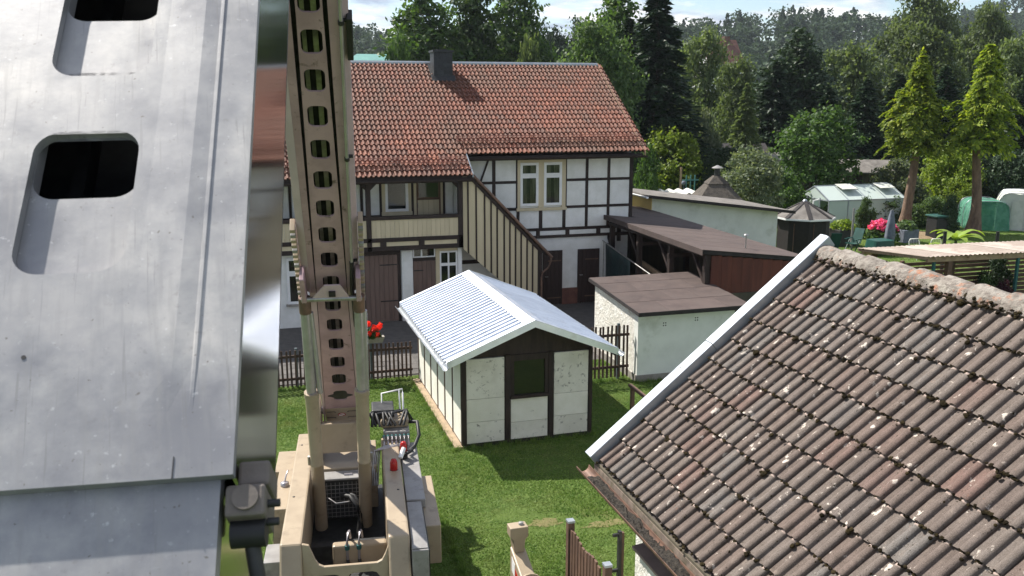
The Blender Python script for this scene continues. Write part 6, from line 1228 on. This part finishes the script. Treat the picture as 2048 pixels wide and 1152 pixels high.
TH = spot(752, 125, 95); th = thing('teal_roofed_hall', 'low hall with pale teal sheet roof beyond the house ridge', 'hall', tuple(TH))
tz = height(108, 95); bx('wall', 'wallgreen', th, TH.x-2.2, TH.x+2.4, TH.y, TH.y+5, 0, tz-.9); MB().prism([(TH.x-3.4, TH.y-.3, tz-1.0), (TH.x+2.6, TH.y-.3, tz-1.0), (TH.x+2.6, TH.y+3, tz), (TH.x-1.6, TH.y+3, tz)], (0, 0, .12)).build('roof', 'tealroof', th)
# pergola with corrugated roof and slatted wall
PG = thing('pergola', 'open timber pergola with pale corrugated sheet roof behind the mossy ridge', 'pergola', (20.5, 21, 0))
pa, pb = Vector((17.1, 22.1, 2.28)), Vector((17.75, 20.0, 2.34)); ex = Vector((1, -.045, 0)); n = 130; vs = []
for k in range(n+1):
    x = 6.6*k/n; h = .018*math.sin(2*math.pi*x/.15); vs += [pb+ex*x+Vector((0, 0, h)), pa+ex*(x*1.08)+Vector((0, 0, h))]
for i in range(6):
    a, b = n*i//6, n*(i+1)//6; MB().add([v+Vector((0, 0, .006*(i % 2))) for v in vs[2*a:2*b+2]], [(2*k, 2*k+2, 2*k+3, 2*k+1) for k in range(b-a)], True).build('roof_sheet', 'fibre' if i % 2 else 'fibre2', PG)
MB().bar(pb+Vector((.1, .12, -.10)), pb+ex*6.5+Vector((0, .12, -.10)), .08, .14).build('beam', 'rawwood', PG); MB().bar(pa+Vector((.1, -.12, -.10)), pa+ex*7+Vector((0, -.12, -.10)), .08, .14).build('beam', 'rawwood', PG); MB().bar(pa+Vector((.05, 0, -.04)), pb+Vector((.05, 0, -.04)), .05, .1).build('verge_board', 'rawwood', PG)
for k in range(6): MB().bar(pa+ex*(.4+1.2*k)+Vector((0, 0, -.05)), pb+ex*(.3+1.1*k)+Vector((0, 0, -.05)), .06, .08).build('rafter', 'rawwood', PG)
for q, m_ in ((pb+Vector((.35, .12, 0)), 'teal'), (pb+Vector((.85, .12, 0)), 'brownwood'), (pb+ex*3.1+Vector((0, .12, 0)), 'teal'), (pb+ex*6.2+Vector((0, .12, 0)), 'teal'), (pa+Vector((.5, -.12, 0)), 'brownwood'), (pa+ex*3.2+Vector((0, -.12, 0)), 'brownwood'), (pa+ex*6.3+Vector((0, -.12, 0)), 'brownwood')):
    r = .035 if m_ == 'teal' else .07; bx('post', m_, PG, q.x-r, q.x+r, q.y-r, q.y+r, 0, q.z-.17)
SF = thing('slatted_fence', 'brown horizontal-slat privacy fence under the pergola', 'fence', (20, 22.3, 0))
for i, (a, b, y) in enumerate(((17.3, 19.0, 22.45), (19.0, 20.7, 22.42), (20.7, 22.4, 22.38), (22.4, 24.1, 22.34))):
    bx('post', 'brownwood', SF, a-.05, a+.05, y-.05, y+.05, 0, 1.75)
    for k in range(12): bx('slat', 'brownwood', SF, a+.06, b-.06, y-.02, y+.005, .06+.138*k, .06+.138*k+(.10 if k > 7 else .118))
bx('post', 'brownwood', SF, 24.1, 24.2, 22.28, 22.38, 0, 1.75)
# low board fence running along the garden path behind the ridge
BF_ = thing('board_fence', 'brown board fence with pale top rail behind the mossy ridge', 'fence', (16.5, 22, 0))
for k in range(12): bx('board', 'brownwood', BF_, 14.9+.3*k, 14.9+.3*k+.28, 22.9, 22.93, .03, 1.3)
bx('top_rail', 'rawwood', BF_, 14.85, 18.5, 22.86, 22.97, 1.3, 1.36)
for k in range(4): bx('post', 'brownwood', BF_, 14.9+1.15*k, 15.0+1.15*k, 22.94, 23.04, 0, 1.29)
# garden chairs
def chair(label, c, rot, mat, steel=False):
    t = thing('garden_chair', label, 'chair', (0, 0, 0), 'garden chairs on the lawn'); 
    def bar(nm, p, q, w, h): 
        o = MB().bar(p, q, w, h).build(nm, mat); o.parent = t; return o
    s = bar('seat', (-.24, 0, .42), (.26, 0, .44), .46, .03); b = bar('backrest', (-.25, 0, .44), (-.50, 0, 1.05), .44, .03)
    for y in (-.24, .24):
        bar('leg', (.26, y, 0), (-.16, y, .62), .03, .03); bar('leg', (-.42, y, 0), (.12, y, .60), .03, .03); bar('armrest', (-.34, y, .64), (.26, y, .62), .05, .03)
    t.location = c; t.rotation_euler = (0, 0, rot); return t
chair('dark green folding garden chair with high back on the sunny lawn', spot(1706, 480, 38.9), 3.5, 'chairgreen')
chair('dark green garden chair half hidden beside the pavilion', spot(1664, 482, 38.2), 1.3, 'chairgreen')
for px, lab in ((1830, 'pale metal garden chair whose rounded back shows left of the steel fence post'), (1874, 'pale metal garden chair beside the dark fence post')):
    c = spot(px, 484, 37.6); t = thing('metal_chair', lab, 'chair', tuple(c), 'pale metal chairs')
    MB().tube([c+Vector((-.26, 0, .4)), c+Vector((-.26, .05, .72)), c+Vector((-.2, .06, .82)), c+Vector((.2, .06, .82)), c+Vector((.26, .05, .72)), c+Vector((.26, 0, .4))], .022, 6).build('back_frame', 'whitefilm', t); bx('seat', 'whitefilm', t, c.x-.25, c.x+.25, c.y-.5, c.y, .40, .43)
    for dx in (-.23, .23):
        for dy in (-.46, -.02): MB().tube([c+Vector((dx, dy, 0)), c+Vector((dx, dy, .41))], .016, 6).build('leg', 'whitefilm', t)
    for k in range(6): MB().tube([c+Vector((-.2+.08*k, .03, .42)), c+Vector((-.2+.08*k, .06, .81))], .006, 4).build('back_rod', 'whitefilm', t)
# closed parasol, covered table, hydrangea, planters
c = spot(1780, 470, 39); PA = thing('parasol', 'closed grey garden parasol beside the pink hydrangea', 'parasol', tuple(c)); ph = height(418, 39)
MB().tube([c, c+Vector((0, 0, ph))], .03, 8).build('pole', 'steel', PA); m = MB(); nn = 16; pf = [(.14, .45), (.19, .7), (.17, ph*.55), (.12, ph*.8), (.05, ph-.02)]
m.add([(c.x+r*(1+.22*(k % 2))*math.cos(2*math.pi*k/nn), c.y+r*(1+.22*(k % 2))*math.sin(2*math.pi*k/nn), h) for r, h in pf for k in range(nn)], [(i*nn+k, i*nn+(k+1) % nn, (i+1)*nn+(k+1) % nn, (i+1)*nn+k) for i in range(len(pf)-1) for k in range(nn)], True).build('canopy', 'hosegrey', PA); MB().lathe(tuple(c), [(.001, .0), (.28, .0), (.28, .06), (.05, .1)], 14).build('base', 'concrete', PA)
c = spot(1760, 486, 38.4); TB = thing('garden_table', 'garden table under a dark green cover beside the parasol', 'table', tuple(c)); bx('top', 'chairgreen', TB, c.x-.45, c.x+.45, c.y-.35, c.y+.35, .62, .66)
cv = MB(); nn = 28; cv.add([(c.x+(.47+.05*z)*math.copysign(abs(math.cos(2*math.pi*k/nn))**.35, math.cos(2*math.pi*k/nn))*(1+.03*(k % 2)*z), c.y+(.38+.05*z)*math.copysign(abs(math.sin(2*math.pi*k/nn))**.35, math.sin(2*math.pi*k/nn)), .67-.42*z) for z in (0, 1) for k in range(nn)], [(k, (k+1) % nn, nn+(k+1) % nn, nn+k) for k in range(nn)]+[tuple(range(nn))]).build('cover', 'chairgreen', TB)
for dx in (-.38, .38):
    for dy in (-.28, .28): bx('leg', 'chairgreen', TB, c.x+dx-.03, c.x+dx+.03, c.y+dy-.03, c.y+dy+.03, 0, .62)
c = spot(1766, 455, 41.5); HY = thing('hydrangea', 'large pink hydrangea in full bloom beside the closed parasol', 'hydrangea', tuple(c)); flowers('leaves', HY, (c.x, c.y, .2), .75, 600, .1, 'leaf_fruit', 80)
for k in range(42):
    a = k*2.4; r = .105*math.sqrt(k); flowers('bloom', HY, (c.x+r*math.cos(a), c.y+r*math.sin(a)*.8, .35+.62*math.sqrt(max(0, 1-(r/.85)**2))+random.uniform(-.1, .1)), .10, 36, .05, 'petal_pink', 81+k, False)
def planter(label, px, py, zc, w, h, mat, leafm, seed):
    c = spot(px, py, zc); t = thing('planter', label, 'planter', tuple(c)); MB().prism([(c.x-w*.42, c.y-w*.42, 0), (c.x+w*.42, c.y-w*.42, 0), (c.x+w*.42, c.y+w*.42, 0), (c.x-w*.42, c.y+w*.42, 0)], (0, 0, h)).build('box', mat, t, .03); flowers('leaves', t, (c.x, c.y, h), w*.5, 420, .07, leafm, seed, True, .8); return t
planter('black planter with yellow-green lettuce beside the pavilion', 1685, 462, 41, 1.1, .75, 'black', 'leaf_yellow', 130)
planter('dark planter with pale leafy plant behind the parasol', 1812, 455, 42, 1.0, .6, 'hosegrey', 'leaf_light', 131)
c = spot(1876, 440, 43.2); CB_ = thing('compost_bin', 'black plastic compost bin with green lid near the cypress trunk', 'bin', tuple(c)); MB().prism([(c.x-.36, c.y-.36, 0), (c.x+.36, c.y-.36, 0), (c.x+.36, c.y+.36, 0), (c.x-.36, c.y+.36, 0)], (0, 0, 1.0)).build('body', 'black', CB_, .04); MB().prism([(c.x-.42, c.y-.42, 1.001), (c.x+.42, c.y-.42, 1.001), (c.x+.42, c.y+.42, 1.001), (c.x-.42, c.y+.42, 1.001)], (0, 0, .1)).build('lid', 'chairgreen', CB_, .04)
# tunnels
def tunnel(name, label, px, py, zc, w, L, h, mat, rot):
    c = spot(px, py, zc); t = thing(name, label, 'tunnel', tuple(c)); cs, sn = math.cos(rot), math.sin(rot); q = lambda x, y, z: (c.x+x*cs-y*sn, c.y+x*sn+y*cs, z); n = 14; m = MB(); pf = []
    for k in range(n+1):
        a = math.pi*k/n; pf.append((w/2*math.copysign(abs(math.cos(a))**.4, math.cos(a)), h*math.sin(a)**.45))
    rows = 13; vs = [q(x*(1+random.uniform(-.035, .035)), -L/2+L*i/(rows-1)+random.uniform(-.04, .04), z*(1+random.uniform(-.03, .03)-.05*(i % 4 == 2))) for i in range(rows) for x, z in pf]
    m.add(vs, [(i*(n+1)+k, i*(n+1)+k+1, (i+1)*(n+1)+k+1, (i+1)*(n+1)+k) for i in range(rows-1) for k in range(n)], True); m.add(vs[:n+1], [tuple(range(n+1))]); m.add(vs[-n-1:], [tuple(range(n, -1, -1))]); m.build('cover', mat, t)
    for i in (0, 4, 8): MB().tube([q(x*1.01, -L/2+L*i/8, z*1.01) for x, z in pf], .02, 6).build('hoop', 'zinc', t)
    MB().add([q(-.42, -L/2-.05, .03), q(-.1, -L/2-.09, .03), q(.2, -L/2-.05, .03), q(.16, -L/2-.07, h*.8), q(-.12, -L/2-.10, h*.84), q(-.36, -L/2-.06, h*.8)], [(0, 1, 4, 5), (1, 2, 3, 4)], True).build('door_flap', mat, t); return t
tunnel('net_tunnel', 'green netting tunnel behind the second cypress trunk', 1966, 430, 46.5, 1.9, 2.2, height(398, 46.5), 'net', -.5)
tunnel('film_tunnel', 'white film tunnel greenhouse beside the green net tunnel', 2035, 430, 46.5, 2.0, 2.6, height(382, 46.5), 'whitefilm', -.75)
# banana plants and leafy perennials
def banana(label, px, py, zc, h, n, seed, leafm='leaf_banana', wd=.24):
    c = spot(px, py, zc); t = thing('banana_plant', label, 'plant', tuple(c), 'large-leaved plants'); r = random.Random(seed)
    MB().tube([c, c+Vector((0, 0, h*.5))], [.09, .05], 8).build('stem', 'leaf_light', t)
    for k in range(n):
        a = 2*math.pi*k/n+r.uniform(-.3, .3); L = h*r.uniform(.7, 1.05); d = Vector((math.cos(a), math.sin(a), 0)); s = Vector((-d.y, d.x, 0)); m = MB(); vs = []; up = r.uniform(.5, 1.0)
        for i in range(8):
            u_ = i/7; p = c+Vector((0, 0, h*.45))+d*(L*.75*u_)+Vector((0, 0, L*(up*u_-1.05*up*u_*u_*.85))); w = wd*math.sin(math.pi*min(1, .08+.92*u_))**.6*(1 if i < 7 else .1); vs += [p-s*w+Vector((0, 0, .06*w/.24)), p, p+s*w+Vector((0, 0, .06*w/.24))]
        m.add(vs, [(3*i+j, 3*i+j+1, 3*i+j+4, 3*i+j+3) for i in range(7) for j in range(2)], True).build('leaf', leafm, t)
    return t
banana('banana plant with arching pale green leaves in front of the net tunnel', 1912, 478, 37.5, 1.7, 9, 1, wd=.17); banana('smaller banana plant left of the tall one', 1890, 482, 36.5, 1.2, 7, 2, wd=.14); banana('bright leafy perennial right of the banana plants', 1975, 482, 37, 1.0, 11, 3, 'leaf_light', .2); banana('broad-leaved hosta at the foot of the banana plants', 1945, 486, 36.5, .9, 11, 4, 'leaf_light', .2)
# posts, frames and bits by the hedge
def stick(name, label, px, py, py2, zc, r, mat, cat='post'):
    c = spot(px, py2, zc); return tag(MB().tube([c, c+Vector((0, 0, height(py, zc)))], [r, r*.9], 8).build(name, mat), label, cat)
stick('stake', 'bare wooden stake in front of the clipped hedge', 1361, 334, 372, 48, .07, 'rawwood'); stick('steel_stake', 'thin grey stake beside the greenhouse plant', 1704, 415, 470, 40, .05, 'greypaint')
for px, lab in ((1888, 'dark fence post behind the pergola roof left of the banana plant'), (1993, 'dark fence post behind the pergola roof right of the banana plant')): stick('fence_post', lab, px, 462, 490, 34, .07, 'black')
c = spot(1381, 365, 46); FS = thing('plant_frame', 'pale teal plant frame behind the pale building', 'frame', tuple(c))
for dx in (-.22, 0, .22): MB().tube([c+Vector((dx, 0, 0)), c+Vector((dx*1.1, 0, height(350, 46)))], .035, 6).build('upright', 'tealroof', FS)
bx('crossbar', 'tealroof', FS, c.x-.45, c.x+.45, c.y-.02, c.y+.02, height(360, 46)-.03, height(360, 46)+.03)
c = spot(1368, 366, 46); tag(MB().ball((c.x, c.y, height(366, 46)), .13, 14, 10).tube([c, (c.x, c.y, height(366, 46)-.1)], .02, 6).build('garden_globe', 'hosegrey'), 'blue-grey garden globe on a stick beside the teal plant frame', 'ornament')
wv = MB(); vs = []
for k in range(41): h = .05*math.sin(k*1.0); x = 3.2*k/40; cc = spot(1340, 372, 43.5); vs += [(cc.x-1.6+x, cc.y, 2.0+h), (cc.x-1.6+x, cc.y+1.2, 2.12+h)]
CS = thing('corrugated_canopy', 'low canopy of wavy pale sheet behind the pale building', 'canopy', (cc.x, cc.y, 0)); wv.add(vs, [(2*k, 2*k+2, 2*k+3, 2*k+1) for k in range(40)], True).build('sheet', 'whitefilm', CS)
for dx in (-1.4, 1.4): bx('post', 'brownwood', CS, cc.x+dx-.05, cc.x+dx+.05, cc.y+.5, cc.y+.6, 0, 2.02)
# sunny lawn beyond the pergola, pine bonsai and shrubs, wire frame
struct(link('garden_lawn', grid_sheet('garden_lawn', 'lawn', 15, 62, 18.5, 58, 0.0, 30, 30)))
turf('garden_grass', 'mown grass of the gardens on the right', 90000, 21, 36, 20, 40, .06, 52)
for k, (x, y, rx, ry) in enumerate(((4.25, 12.5, .26, .14), (5.2, 12.2, .40, .10))):
    n = 26; struct(MB().add([(x, y, .012)]+[(x+rx*(1+.25*math.sin(5*q+k)+random.uniform(-.15, .15))*math.cos(2*math.pi*q/n), y+ry*(1+.25*math.cos(4*q)+random.uniform(-.15, .15))*math.sin(2*math.pi*q/n), .004) for q in range(n)], [(0, 1+q, 1+(q+1) % n) for q in range(n)]).build('bare_patch', 'dry'))
eb = struct(MB().lathe((31.4, 36.5, .004), [(1.5, 0), (1.1, .05), (.001, .07)], 20).build('earth_mound', 'earth'))
plant('bush0', 'dark clipped pine on a short trunk seen past the pergola post', 'shrub', 2010, 520, 27.5, 75, 'leaf_dark'); plant('bush0', 'low dark shrub beside the pergola foot', 'shrub', 1985, 565, 25, 45, 'leaf_fruit'); plant('bush0', 'low purple shrub in front of the clipped pine', 'shrub', 2025, 572, 24.5, 50, 'leaf_purple')
# ---------------------------------------------------------------- summer haze in the valley
def haze():
    m = bpy.data.materials.new('haze'); m.use_nodes = True; nt = m.node_tree; nt.nodes.clear(); out = nt.nodes.new('ShaderNodeOutputMaterial'); v = nt.nodes.new('ShaderNodeVolumePrincipled')
    v.inputs['Color'].default_value = (0.80, 0.88, 1.0, 1); v.inputs['Density'].default_value = 0.00016; v.inputs['Anisotropy'].default_value = 0.3; nt.links.new(v.outputs[0], out.inputs['Volume'])
    b = MB().box(-450, 930, -70, 1130, -1.5, 95); M['haze'] = m; stuff(b.build('haze', 'haze'))
haze()
SC.cycles.volume_step_rate = 20; SC.cycles.volume_max_steps = 64
